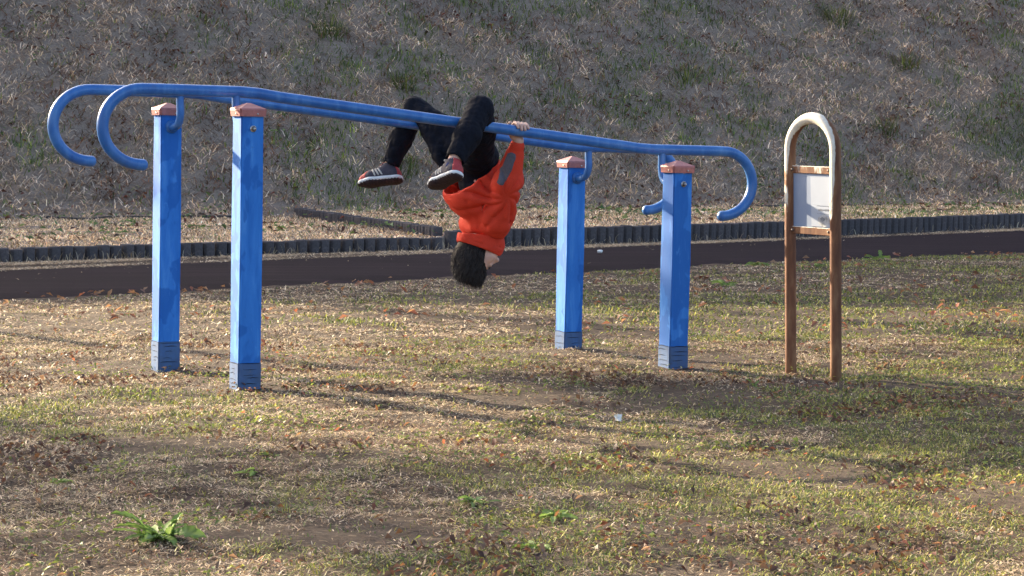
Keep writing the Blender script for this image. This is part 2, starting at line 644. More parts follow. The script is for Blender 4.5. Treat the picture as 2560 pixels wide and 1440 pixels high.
STRAW = np.array([(0.66, 0.51, 0.31), (0.84, 0.70, 0.49), (0.44, 0.31, 0.17), (0.20, 0.13, 0.075), (0.58, 0.43, 0.29)])
GREEN = np.array([(0.13, 0.19, 0.04), (0.27, 0.29, 0.05), (0.09, 0.14, 0.035), (0.42, 0.40, 0.10), (0.34, 0.34, 0.08)])
GREY = np.array([(0.66, 0.53, 0.41), (0.80, 0.67, 0.54), (0.32, 0.23, 0.17), (0.86, 0.75, 0.63)])
BROWN = np.array([(0.16, 0.09, 0.05), (0.22, 0.11, 0.05), (0.12, 0.075, 0.05)])


def in_frame_width(y, margin):
    return 0.2195 * y * margin


def scatter(y0, y1, per_m2, margin=1.25, keep=None):
    """points in the wedge of ground that the camera looks over, and some way beside it"""
    area = 0.2195 * margin * (y1 * y1 - y0 * y0)
    n = int(area * per_m2)
    y = np.sqrt(rng.random(n) * (y1 * y1 - y0 * y0) + y0 * y0)
    x = (rng.random(n) * 2 - 1) * 0.2195 * margin * y
    if keep is not None:
        k = keep(x, y)
        x, y = x[k], y[k]
    return x, y


BARE = [(*uvz(u_, v_, 0)[:2], 0.13) for u_ in (0, LEN) for v_ in (0, WID)] + [(*on_lawn(px_, py_)[:2], r_) for px_, py_, r_ in ((130, 1325, 0.10), (220, 1390, 0.07), (330, 1350, 0.06), (1300, 990, 0.22), (950, 985, 0.2), (1750, 985, 0.2))]


def lawn_blades(y0, y1, dens, wid, lng):
    def keep(x, y):
        bare = fbm(x, y, 0.55, 51)
        ed = line_y(PATH_NEAR, x) - y + (fbm(x, y, 0.25, 52) - 0.5) * 0.35
        clump = fbm(x, y, 0.10, 55, 2)
        for bx, by, br in BARE:
            d_ = np.hypot(x - bx, (y - by) * 0.8) / br
            bare = bare - 0.30 * np.clip(1.5 - d_, 0, 1)
        return (rng.random(len(x)) < np.clip((bare - 0.30) * 5.0, np.where(y > 11.5, 0.45, 0.16), 1) * np.clip((clump - 0.22) * 3.2, 0.25, 1)) & (ed > 0.05 + 0.22 * np.clip((y - 12) / 4, 0, 1))
    x, y = scatter(y0, y1, dens, 1.17, keep)
    n = len(x)
    g = fbm(x, y, 1.1, 53) * 0.6 + fbm(x, y, 0.28, 54) * 0.4
    warm = np.clip((x / (0.2195 * y) + 0.2) * 0.10, -0.06, 0.10)      # more green towards the right of the lawn
    p_green = np.clip((g + warm - 0.485) * 6.0, 0.08, 0.78)
    isg = rng.random(n) < p_green
    isb = (~isg) & (rng.random(n) < np.clip((fbm(x, y, 0.22, 56) - 0.42) * 3, 0.06, 0.6))
    c = STRAW[rng.integers(0, len(STRAW), n)].copy()
    c[isg] = GREEN[rng.integers(0, len(GREEN), isg.sum())]
    c[isb] = BROWN[rng.integers(0, len(BROWN), isb.sum())]
    c *= (0.26 + 0.98 * rng.random(n))[:, None]
    flat = (~isg) & (rng.random(n) < 0.78)
    L = lng * (0.45 + 1.0 * rng.random(n) ** 1.4) * np.where(isg, 1.15, 1.0) * np.where(flat, 1.15, 0.55)
    tilt = np.where(isg, 0.4 + 1.1 * rng.random(n), np.where(flat, 1.28 + 0.27 * rng.random(n), 0.5 + 0.9 * rng.random(n)))
    P = np.stack([x, y, lawn_height(x, y) + rng.random(n) * 0.007], -1)
    return blades("g", P, L, wid * (0.55 + 0.8 * rng.random(n)), tilt, rng.random(n) * 2 * math.pi, c, None, 0.8)


lawn_me = join_blades("lawn_grass", [lawn_blades(4.9, 8.5, 16500, 0.0029, 0.031), lawn_blades(8.5, 12.5, 10500, 0.0039, 0.036),
                                     lawn_blades(12.5, 23.5, 2350, 0.0074, 0.052)], M['blade'])
lawn_grass = obj("lawn_grass", lawn_me)
tag(lawn_grass, "short dry winter grass with green patches on the lawn", "grass", kind="stuff")


def bank_blades(n, xr, tr, lng, wid, green_amt, flat=True):
    x = xr[0] + rng.random(n) * (xr[1] - xr[0])
    y = line_y(KERB_ALL, x) + 0.08 + (tr[0] + rng.random(n) * (tr[1] - tr[0]))
    q_ = np.abs(x) / (0.2195 * y)
    k = rng.random(n) < np.clip((1.45 - q_) / 0.4, 0, 1)
    x, y = x[k], y[k]
    n = len(x)
    onhill = np.clip((y - foot_y(x)) / 0.8, 0, 1)
    g = fbm(x, y * 0.8, 1.7, 61) * 0.6 + fbm(x, y, 0.45, 62) * 0.4
    right_ = np.clip(x / 8.0, -0.6, 1.0) * 0.06
    isg = rng.random(n) < np.clip((g + right_ - 0.52 + green_amt) * 7, 0.06, 0.8) * (0.35 + 0.65 * onhill)
    isb = (~isg) & (rng.random(n) < np.clip((fbm(x, y, 0.6, 63) - 0.48) * 5.0, 0.04, 0.75) * (0.3 + 0.7 * onhill))
    c = np.where(rng.random(n)[:, None] < (0.55 * onhill + 0.15)[:, None], GREY[rng.integers(0, 4, n)], STRAW[rng.integers(0, 5, n)])
    c[isg] = GREEN[rng.integers(0, 3, isg.sum())] * np.array([0.75, 0.85, 0.95])
    c[isb] = BROWN[rng.integers(0, 3, isb.sum())] * np.array([1.0, 0.85, 0.8])
    c *= (0.40 + 1.10 * rng.random(n))[:, None] * np.array([1.06, 0.97, 0.86]) * (1.25 - 0.25 * onhill)[:, None] * (0.40 + 1.45 * fbm(x, y, 0.26, 64, 3))[:, None]  # flat bed coloured paler, sunlight painted into its straw
    L = lng * (0.45 + 1.1 * rng.random(n)) * np.where(isg, 0.8, 1.0) * (0.38 + 0.62 * onhill)
    tilt = np.where(isg, 0.25 + 0.8 * rng.random(n), 0.7 + 0.85 * rng.random(n))
    P = np.stack([x, y, bank_z(x, y) + rng.random(n) * 0.03 * onhill], -1)
    az = rng.random(n) * 2 * math.pi
    return blades("g", P, L, wid * (0.6 + 0.9 * rng.random(n)), tilt, az, c, None, 0.7)


bank_me = join_blades("bank_grass", [bank_blades(470000, (-15, 18), (0, 17), 0.15, 0.0092, 0.0),
                                     bank_blades(80000, (-9, 13), (0, 6.5), 0.06, 0.0075, -0.03)], M['blade'])
bank_grass = obj("bank_grass", bank_me)
tag(bank_grass, "matted grey and tan dead grass with green patches on the bank", "grass", kind="stuff")

# straw that has collected along the foot of the edging blocks and along the path
def edge_straw(poly, x0, x1, n, spread, off, lng):
    x = x0 + rng.random(n) * (x1 - x0)
    cl = fbm(x, x * 0, 0.5, 71)
    k = rng.random(n) < np.clip((cl - 0.2) * 2.4, 0.1, 1)
    x = x[k]
    n = len(x)
    y = line_y(poly, x) + off + rng.normal(0, spread, n)
    c = STRAW[rng.integers(0, 5, n)] * (0.6 + 0.6 * rng.random(n))[:, None]
    P = np.stack([x, y, lawn_z(x, y) + 0.004 + rng.random(n) * 0.008], -1)
    up_ = lng > 0.08
    return blades("g", P, lng * (0.4 + rng.random(n)), 0.006 * (0.6 + 0.8 * rng.random(n)), (0.2 if up_ else 1.15) + rng.random(n) * (0.9 if up_ else 0.4), rng.random(n) * 6.28, c, None, 0.6)


straw = obj("straw_litter", join_blades("straw_litter", [edge_straw(KERB_A, -7, -0.7, 15000, 0.16, -0.45, 0.045), edge_straw(KERB_B, -0.7, 9, 15000, 0.18, -0.5, 0.045), edge_straw(KERB_A, -7, -0.7, 700, 0.04, -0.1, 0.09), edge_straw(KERB_B, -0.7, 9, 800, 0.04, -0.1, 0.09),
                                                        edge_straw(PATH_FAR, -7, 9, 16000, 0.12, 0.12, 0.045), edge_straw(PATH_FAR, -7, 9, 700, 0.8, -1.2, 0.05)], M['blade']))
tag(straw, "loose straw gathered along the edging blocks and path", "straw", kind="stuff")


# fallen leaves and small clover leaves
def leaf_bits(P, size, cols, lift):
    n = len(P)
    az = rng.random(n) * 6.28
    ax = np.stack([np.cos(az), np.sin(az), rng.normal(0, lift, n)], -1)
    ay = np.stack([-np.sin(az), np.cos(az), rng.normal(0, lift, n)], -1)
    up = np.stack([np.zeros(n), np.zeros(n), 0.25 + 0.3 * rng.random(n)], -1)
    s = size[:, None]
    c0 = P
    v = np.stack([c0 - ax * s * 0.9, c0 - ay * s * 0.55 + up * s, c0 + ax * s * 1.1, c0 + ay * s * 0.55 + up * s], 1).reshape(-1, 3)
    b = np.arange(n) * 4
    t = np.concatenate([np.stack([b, b + 1, b + 2], -1), np.stack([b, b + 2, b + 3], -1)])
    return v, t, np.repeat(cols, 4, axis=0)


RED = np.array([(0.30, 0.11, 0.06), (0.22, 0.10, 0.06), (0.36, 0.19, 0.09), (0.16, 0.085, 0.055), (0.28, 0.17, 0.10)])
CLOV = np.array([(0.16, 0.24, 0.05), (0.11, 0.18, 0.05), (0.25, 0.31, 0.07)])
vs, ts, cs, off = [], [], [], 0


def add_leaves(x, y, zf, size, pal, lift=0.35, dz=0.012):
    global off
    n = len(x)
    P = np.stack([x, y, zf(x, y) + dz + rng.random(n) * 0.02], -1)
    c = pal[rng.integers(0, len(pal), n)] * (0.7 + 0.6 * rng.random(n))[:, None]
    v, t, c = leaf_bits(P, size, c, lift)
    vs.append(v)
    ts.append(t + off)
    cs.append(c)
    off += len(v)


lk = lambda s, seed, cut: (lambda x, y: (rng.random(len(x)) < np.clip((fbm(x, y, s, seed) - cut) * 6, 0.03, 1)) & (y < line_y(PATH_NEAR, x) - 0.05))
x, y = scatter(4.9, 12.5, 190, 1.2, lk(0.5, 81, 0.56))
add_leaves(x, y, lawn_height, 0.005 + 0.010 * rng.random(len(x)) ** 1.5, RED * 1.05, dz=0.012)
x, y = scatter(4.9, 12.5, 1000, 1.17, lk(0.45, 86, 0.58))
add_leaves(x, y, lawn_height, 0.006 + 0.009 * rng.random(len(x)), np.vstack([RED * np.array([0.42, 0.48, 0.6]), BROWN * 0.8]), lift=0.5, dz=0.006)
x, y = scatter(12.5, 22, 40, 1.2, lk(0.8, 82, 0.5))
add_leaves(x, y, lawn_height, 0.016 + 0.018 * rng.random(len(x)), RED, dz=0.02)
x, y = scatter(4.9, 12.5, 950, 1.2, lk(0.35, 83, 0.55))
add_leaves(x, y, lawn_height, 0.005 + 0.006 * rng.random(len(x)), CLOV * np.array([1.0, 0.85, 0.85]), dz=0.010)
# on the bank
n = 30000
x = -13 + rng.random(n) * 29
y = line_y(KERB_ALL, x) + rng.random(n) * 16
k = (np.abs(x) < 0.2195 * y * 1.3) & (rng.random(n) < np.clip((fbm(x, y, 0.8, 84) - 0.5) * 5, 0.04, 1) * np.where(y > foot_y(x), 1, 0.25))
x, y = x[k], y[k]
add_leaves(x, y, bank_z, 0.016 + 0.03 * rng.random(len(x)), np.vstack([RED * np.array([0.62, 0.5, 0.55]), BROWN * 0.7]), dz=0.05)
n = 18000
x = -13 + rng.random(n) * 29
y = line_y(KERB_ALL, x) + rng.random(n) * 16
k = (np.abs(x) < 0.2195 * y * 1.2) & (rng.random(n) < np.clip((fbm(x, y, 0.9, 85) - 0.52) * 6, 0.02, 1))
x, y = x[k], y[k]
add_leaves(x, y, bank_z, 0.018 + 0.025 * rng.random(len(x)), CLOV * np.array([0.8, 0.85, 1.0]), dz=0.06)
litter = obj("fallen_leaves", mesh_arrays("fallen_leaves", np.concatenate(vs), [np.concatenate(ts)], M['leaf'], False, np.concatenate(cs)))
tag(litter, "small brown and red fallen leaves and clover in the grass", "leaves", kind="stuff")


# ================================================================== EDGING BLOCKS
def block_mesh(k):
    bm = bmesh.new()
    # a stake of square section with rounded shoulders, cast to look like split timber
    w, d, h = 0.0535, 0.048, 0.24
    prof = [(-w, d), (-w, -d * 0.35), (-w * 0.70, -d * 0.95), (0.0, -d * (1.02 + 0.05 * k)), (w * 0.70, -d * 0.95), (w, -d * 0.35), (w, d)]
    lv = []
    for z, s in ((-0.09, 1.0), (0.143, 1.0), (0.152, 0.92)):
        lv.append([bm.verts.new((x * s, y * s, z)) for x, y in prof])
    for a, b in zip(lv[:-1], lv[1:]):
        for i in range(len(prof)):
            j = (i + 1) % len(prof)
            bm.faces.new((a[i], a[j], b[j], b[i]))
    bm.faces.new(lv[-1])
    bm.faces.new(lv[0][::-1])
    bmesh.ops.recalc_face_normals(bm, faces=list(bm.faces))
    me = bpy.data.meshes.new("block")
    bm.to_mesh(me)
    bm.free()
    me.materials.append(M['block'])
    return me


BLOCKS = [block_mesh(k) for k in range(4)]


def edging(name, poly, x_from, x_to, lift, label):
    d = np.r_[0, np.cumsum(np.linalg.norm(np.diff(poly, axis=0), axis=1))]
    total = d[-1]
    pitch = 0.121
    root = None
    s = 0.06
    while s < total:
        x, y = np.interp(s, d, poly[:, 0]), np.interp(s, d, poly[:, 1])
        x2, y2 = np.interp(min(s + 0.05, total), d, poly[:, 0]), np.interp(min(s + 0.05, total), d, poly[:, 1])
        x1, y1 = np.interp(s - 0.05, d, poly[:, 0]), np.interp(s - 0.05, d, poly[:, 1])
        s += pitch
        if not (x_from <= x <= x_to):
            continue
        if root is None:
            root = empty(name, (x, y, float(lawn_z(x, y))))
            tag(root, label, "edging")
            base = Vector((x, y, float(lawn_z(x, y))))
        o = bpy.data.objects.new("block", random.choice(BLOCKS))
        link(o, root)
        a = math.atan2(y2 - y1, x2 - x1) + random.gauss(0, 0.035)
        zz = float(lawn_z(x, y)) + lift + random.gauss(0, 0.004)
        o.location = Vector((x + random.gauss(0, 0.003), y + random.gauss(0, 0.006), zz)) - base
        o.rotation_euler = (random.gauss(0, 0.02), random.gauss(0, 0.015), a)
    return root


edging("block_edging", KERB_A, -5.6, 2, -0.028, "row of dark edging blocks in front of the straw-covered bed behind the tall posts")
edging("block_edging", KERB_B, -2, 7.6, 0.028, "long row of dark edging blocks running behind the rusty notice stand")
edging("block_edging", KERB_D[::-1], -5, 2, 0.058, "low slanting row of dark edging blocks going back towards the bank")


def foot_board(x0, x1, label):
    """old timber board along the foot of the bank"""
    bm = bmesh.new()
    xs_ = np.linspace(x0, x1, 10)
    prev = None
    for x in xs_:
        y = float(foot_y(x)) - 0.1
        z = float(bank_z(np.array([x]), np.array([y]))[0])
        ring = [bm.verts.new((x, y, z - 0.06)), bm.verts.new((x, y, z + 0.03)), bm.verts.new((x, y + 0.05, z + 0.032)), bm.verts.new((x, y + 0.05, z - 0.06))]
        if prev:
            for i in range(4):
                j = (i + 1) % 4
                bm.faces.new((prev[i], prev[j], ring[j], ring[i]))
        else:
            bm.faces.new(ring)
        prev = ring
    bm.faces.new(prev[::-1])
    o = bm_obj("edging_board", bm, M['edge_board'])
    tag(o, label, "board")


foot_board(-5.6, -3.4, "thin dark timber board at the foot of the bank behind the two tall posts")
foot_board(3.0, 5.2, "thin dark timber board at the foot of the bank beside the rusty notice stand")


# ================================================================== PARALLEL BARS
BAR_R = 0.0245
V_NEAR, V_FAR = 0.142, 0.825
POST = 0.05
bars = empty("parallel_bars", uvz(LEN / 2, WID / 2, 0.0))
tag(bars, "blue sloping parallel bars on four blue posts with pink caps", "exercise bars")
bars_inv = Matrix.Translation(-Vector(uvz(LEN / 2, WID / 2, 0.0)))


def under_bars(o):
    """put a part built in place under the bars"""
    o.parent = bars
    o.matrix_parent_inverse = bars_inv
    return o


def post(u, v, h, label, base_h, front_bolt):
    c = uvz(u, v, 0)
    gz = float(lawn_z(c[0], c[1]))
    bm = bmesh.new()
    top, split = h, gz + base_h
    n = 5
    prev = None
    # shaft, with a little waviness in its thick paint
    vs_ = []
    for z in (split, split + (top - split) * 0.5, top):
        ring = []
        for su, sv in ((-1, -1), (1, -1), (1, 1), (-1, 1)):
            ring.append(bm.verts.new(uvz(u + su * POST, v + sv * POST, z)))
        vs_.append(ring)
    for a, b in zip(vs_[:-1], vs_[1:]):
        for i in range(4):
            j = (i + 1) % 4
            bm.faces.new((a[i], a[j], b[j], b[i]))
    bm.faces.new(vs_[0][::-1])
    bm.faces.new(vs_[-1])
    edges = [e for e in bm.edges if abs(e.verts[0].co.z - e.verts[1].co.z) > 0.05]
    bmesh.ops.bevel(bm, geom=edges, offset=0.006, segments=2, affect='EDGES')
    p = under_bars(bm_obj("post", bm, M['blue'], smooth=False))
    p["label"] = label
    # sleeve at the foot, paint worn grey
    bm = bmesh.new()
    vs_ = []
    for z in (gz - 0.15, split - 0.001):
        vs_.append([bm.verts.new(uvz(u + su * (POST + 0.0022), v + sv * (POST + 0.0022), z)) for su, sv in ((-1, -1), (1, -1), (1, 1), (-1, 1))])
    for i in range(4):
        j = (i + 1) % 4
        bm.faces.new((vs_[0][i], vs_[0][j], vs_[1][j], vs_[1][i]))
    bm.faces.new(vs_[0][::-1])
    bm.faces.new(vs_[1])
    edges = [e for e in bm.edges if abs(e.verts[0].co.z - e.verts[1].co.z) > 0.05]
    bmesh.ops.bevel(bm, geom=edges, offset=0.006, segments=2, affect='EDGES')
    b = bm_obj("worn_sleeve", bm, M['blue_worn'], p)
    b["label"] = "faded grey-blue foot of the post with dark cracks"
    # cracks round the sleeve: thin dark lips
    bm = bmesh.new()
    zz = split - 0.003
    for k in range(5):
        for face in range(2):
            a0, a1 = sorted((random.uniform(-1, -0.2), random.uniform(0.2, 1)))
            if k == 0:
                a0, a1 = -0.98, 0.98
            z0 = zz + random.gauss(0, 0.003)
            bow = random.uniform(-0.003, 0.005)
            pts_ = []
            for i in range(7):
                t = i / 6
                a = (a0 + (a1 - a0) * t) * POST
                pos = uvz(u + a, v - POST - 0.003, z0) if face == 0 else uvz(u - POST - 0.003, v + a, z0)
                pos = pos + Z * (bow * math.sin(t * 3.1) + random.gauss(0, 0.0007))
                pts_.append(pos)
            th = random.uniform(0.0008, 0.0019)
            dn = -V if face == 0 else -U
            prev = None
            for i, q in enumerate(pts_):
                w = th * math.sin(math.pi * (i + 0.4) / 6.8)
                ring = [bm.verts.new(q + Z * w), bm.verts.new(q + dn * 0.0012), bm.verts.new(q - Z * w)]
                if prev:
                    bm.faces.new((prev[0], prev[1], ring[1], ring[0]))
                    bm.faces.new((prev[1], prev[2], ring[2], ring[1]))
                prev = ring
        zz -= random.uniform(0.016, 0.03)
    bm_obj("crack", bm, M['crack'], p)
    # cap: low pyramid over a skirt
    bm = bmesh.new()
    lv = []
    for z, s in ((top - 0.004, 0.0585), (top + 0.022, 0.0605), (top + 0.029, 0.057), (top + 0.052, 0.006)):
        lv.append([bm.verts.new(uvz(u + su * s, v + sv * s, z)) for su, sv in ((-1, -1), (1, -1), (1, 1), (-1, 1))])
    for a, b_ in zip(lv[:-1], lv[1:]):
        for i in range(4):
            j = (i + 1) % 4
            bm.faces.new((a[i], a[j], b_[j], b_[i]))
    bm.faces.new(lv[-1])
    bm.faces.new(lv[0][::-1])
    edges = [e for e in bm.edges if (e.verts[0].co - e.verts[1].co).z and abs((e.verts[0].co - e.verts[1].co).z) > 0.004 and e.calc_length() > 0.004 and (e.verts[0].co.z < top + 0.028 and e.verts[1].co.z < top + 0.028)]
    bmesh.ops.bevel(bm, geom=edges, offset=0.008, segments=3, affect='EDGES')
    bm_obj("cap", bm, M['cap'], p)
    # small screws in the cap skirt
    for du, dv, face in ((0.018, -0.0608, 0), (-0.0608, -0.02, 1)):
        axis_ = V if face == 0 else U
        q = uvz(u + du, v + dv, top + 0.006)
        obj("screw", tube_mesh("screw", [q - axis_ * 0.003, q + axis_ * 0.004], 0.0035, M['steel'], 8, False), p)
    # bolt through the post, nut side
    side = -1 if front_bolt else 1
    q = uvz(u + 0.002, v + side * (POST), top - 0.055)
    nrm = V * side
    obj("washer", tube_mesh("washer", [q - nrm * 0.001, q + nrm * 0.004], 0.0135, M['steel'], 18, False), p)
    bm = bmesh.new()
    rings = []
    for k_, (e, r) in enumerate(((0.003, 0.0105), (0.011, 0.0105), (0.013, 0.0085))):
        rings.append([bm.verts.new(q + nrm * e + (U * math.cos(a) + Z * math.sin(a)) * r) for a in [math.pi / 3 * i + 0.3 for i in range(6)]])
    for a, b_ in zip(rings[:-1], rings[1:]):
        for i in range(6):
            j = (i + 1) % 6
            bm.faces.new((a[i], a[j], b_[j], b_[i]))
    bm.faces.new(rings[-1])
    bm_obj("nut", bm, M['dark_steel'], p)
    obj("bolt", tube_mesh("bolt", [q + nrm * 0.008, q + nrm * 0.018], 0.0055, M['steel'], 12), p)
    # bracket on the other side: a flange and a bent arm rising to the bar
    vb = V_NEAR if v < 0.4 else V_FAR
    s2 = 1 if vb > v else -1
    f0 = uvz(u + 0.002, v + s2 * POST, top - 0.055)
    obj("flange", tube_mesh("flange", [f0 - V * s2 * 0.001, f0 + V * s2 * 0.006], 0.030, M['blue_pipe'], 22, False), p)
    reach = abs(vb - v) - POST
    zb = bar_z(u)
    arm = catmull([f0 + V * s2 * 0.002, f0 + V * s2 * reach * 0.35 - Z * 0.001, f0 + V * s2 * reach * 0.78 + Z * 0.014, f0 + V * s2 * reach + Z * 0.055,
                   uvz(u, vb, (f0[2] + zb) / 2 + 0.03), uvz(u, vb, zb - BAR_R * 0.6)], 6)
    obj("bracket", tube_mesh("bracket", arm, 0.0175, M['blue_pipe'], 14, False, ref=U), p)
    return p


def bar_z(u):
    return float(np.interp(u, [-0.4, 0.02, 0.10, 0.20, 1.90, 2.0, 2.08, 2.45], [1.2515, 1.2495, 1.2445, 1.2305, 1.0490, 1.0375, 1.0335, 1.0300]))


def bar_profile():
    pts = []
    # high end: a hook curling back under
    for a in np.linspace(-94, -270, 22):
        t = math.radians(a)
        pts.append((-0.415 + 0.170 * math.cos(t), 1.094 + 0.1575 * math.sin(t)))
    pts = [(-0.408, 0.9365)] + pts
    for u in (-0.38, -0.2, -0.05, 0.02, 0.06, 0.10, 0.15, 0.20, 0.4, 0.8, 1.2, 1.6, 1.84, 1.90, 1.95, 2.0, 2.04, 2.08, 2.2, 2.35, 2.44):
        pts.append((u, bar_z(u)))
    # low end hook
    for a in np.linspace(80, -90, 22):
        t = math.radians(a)
        pts.append((2.465 + 0.168 * math.cos(t), 0.8765 + 0.1535 * math.sin(t)))
    pts.append((2.462, 0.723))
    return pts


POSTS = [post(0, 0, H_LEFT, "tall near blue post with a steel bolt", 0.115, True),
         post(0, WID, H_LEFT, "tall far blue post carrying a bent bracket", 0.130, False),
         post(LEN, 0, H_RIGHT, "short near blue post with a steel bolt", 0.104, True),
         post(LEN, WID, H_RIGHT, "short far blue post carrying a bent bracket", 0.100, False)]
for vb, lab in ((V_NEAR, "near blue bar hooked at both ends"), (V_FAR, "far blue bar hooked at both ends")):
    pts = [uvz(u, vb, z) for u, z in bar_profile()]
    b = under_bars(obj("bar", tube_mesh("bar", pts, BAR_R, M['blue_pipe'], 24, True, ref=V)))
    b["label"] = lab

# ================================================================== NOTICE STAND
S1, S2 = on_lawn(1977, 934), on_lawn(2090, 948)
sdir = (S2 - S1)
sdir[2] = 0
span = np.linalg.norm(sdir)
sdir = sdir / span
snrm = np.array([sdir[1], -sdir[0], 0.0])                 # towards the camera
if snrm[1] > 0:
    snrm = -snrm
lean = -0.047
smid = (S1 + S2) / 2


def on_stand(s, z, out=0.0):
    """s along the stand from its middle, z up, leaning a little"""
    return smid * np.array([1, 1, 0]) + sdir * (s + lean * z) + Z * (smid[2] + z) + snrm * out


stand = empty("notice_stand", smid)
tag(stand, "rusty white arched tube stand holding a pale notice board", "notice stand")
stand_inv = Matrix.Translation(-Vector(smid))


def under_stand(o):
    o.parent = stand
    o.matrix_parent_inverse = stand_inv
    return o


R_ARCH = span / 2
pts = [on_stand(-R_ARCH, z) for z in (-0.12, 0.1, 0.4, 0.7, 0.9)]
for a in np.linspace(180, 0, 25):
    t = math.radians(a)
    pts.append(on_stand(R_ARCH * math.cos(t), 1.006 + R_ARCH * 0.98 * math.sin(t)))
pts += [on_stand(R_ARCH, z) for z in (0.9, 0.7, 0.4, 0.1, -0.12)]
M['rust_frame'] = mat_rust('rusty_white_tube', 0.80, 1.20, (0.93, -0.30, -0.15))
M['rust_rail'] = mat_rust('rusty_rail', 0.55, 1.55, (0.2, -0.3, -0.9))
fr = under_stand(obj("frame", tube_mesh("frame", pts, 0.0255, M['rust_frame'], 22, False, ref=snrm)))
fr["label"] = "arched tube, white paint at the top, rust below"
zt, zb_ = 0.922, 0.650
for z in (zt, zb_):
    bm = bmesh.new()
    box_bm(bm, on_stand(0, z, 0.004), sdir, snrm, Z, R_ARCH - 0.018, 0.006, 0.0165)
    r_ = under_stand(bm_obj("rail", bm, M['rust_rail'], bevel=0.002, seg=1))
    for s in (-R_ARCH + 0.03, R_ARCH - 0.03):
        q = on_stand(s, z, 0.010)
        obj("rail_bolt", tube_mesh("rail_bolt", [q, q + snrm * 0.006], [0.0075, 0.006], M['dark_steel'], 10), r_)
bm = bmesh.new()
zm, hz = (zt + zb_) / 2, (zt - zb_) / 2 - 0.0175
box_bm(bm, on_stand(0, zm, 0.0), sdir, snrm, Z + sdir * lean, R_ARCH - 0.024, 0.003, hz)
board = under_stand(bm_obj("board", bm, M['panel']))
board["label"] = "pale blue-white notice board"
bm = bmesh.new()
box_bm(bm, on_stand(0.062, zm - 0.004, 0.0042), sdir, snrm, Z + sdir * (lean - 0.03), 0.068, 0.0006, hz - 0.008)
sheet = under_stand(bm_obj("sheet", bm, M['sheet']))
sheet["label"] = "white notice sheet with small grey print"
# printed lines and a small grey picture low on the sheet
def print_patch(name, s, z, w, h, mat, wob=0.0, n=1):
    bm = bmesh.new()
    if n == 1 and wob == 0:
        box_bm(bm, on_stand(s, z, 0.0053), sdir, snrm, Z, w, 0.0003, h)
    elif wob:
        ring = [bm.verts.new(on_stand(s + math.cos(a) * w * (1 + wob * math.sin(3 * a + 1)), z + math.sin(a) * h * (1 + wob * math.cos(4 * a)), 0.0053)) for a in np.linspace(0, 2 * math.pi, 28)[:-1]]
        bm.faces.new(ring)
    else:
        for i in range(n):
            x = s - w + 2 * w * (i + 0.5) / n
            box_bm(bm, on_stand(x, z + random.uniform(-0.001, 0.001), 0.0053), sdir, snrm, Z, w / n * random.uniform(0.5, 0.85), 0.0003, h * random.uniform(0.6, 1.1))
    o = bm_obj(name, bm, mat)
    return under_stand(o)


print_patch("printed_line", 0.072, zm - 0.022, 0.040, 0.0012, M['print'], n=16)
print_patch("printed_line", 0.080, zm - 0.040, 0.038, 0.0046, M['print'], n=9)
print_patch("printed_line", 0.072, zm - 0.057, 0.036, 0.0010, M['print'], n=14)
print_patch("printed_picture", 0.078, zm - 0.088, 0.040, 0.026, M['print_mid'], wob=0.10)
print_patch("printed_picture", 0.070, zm - 0.082, 0.016, 0.010, M['print'], wob=0.15).location.y -= 0.0004


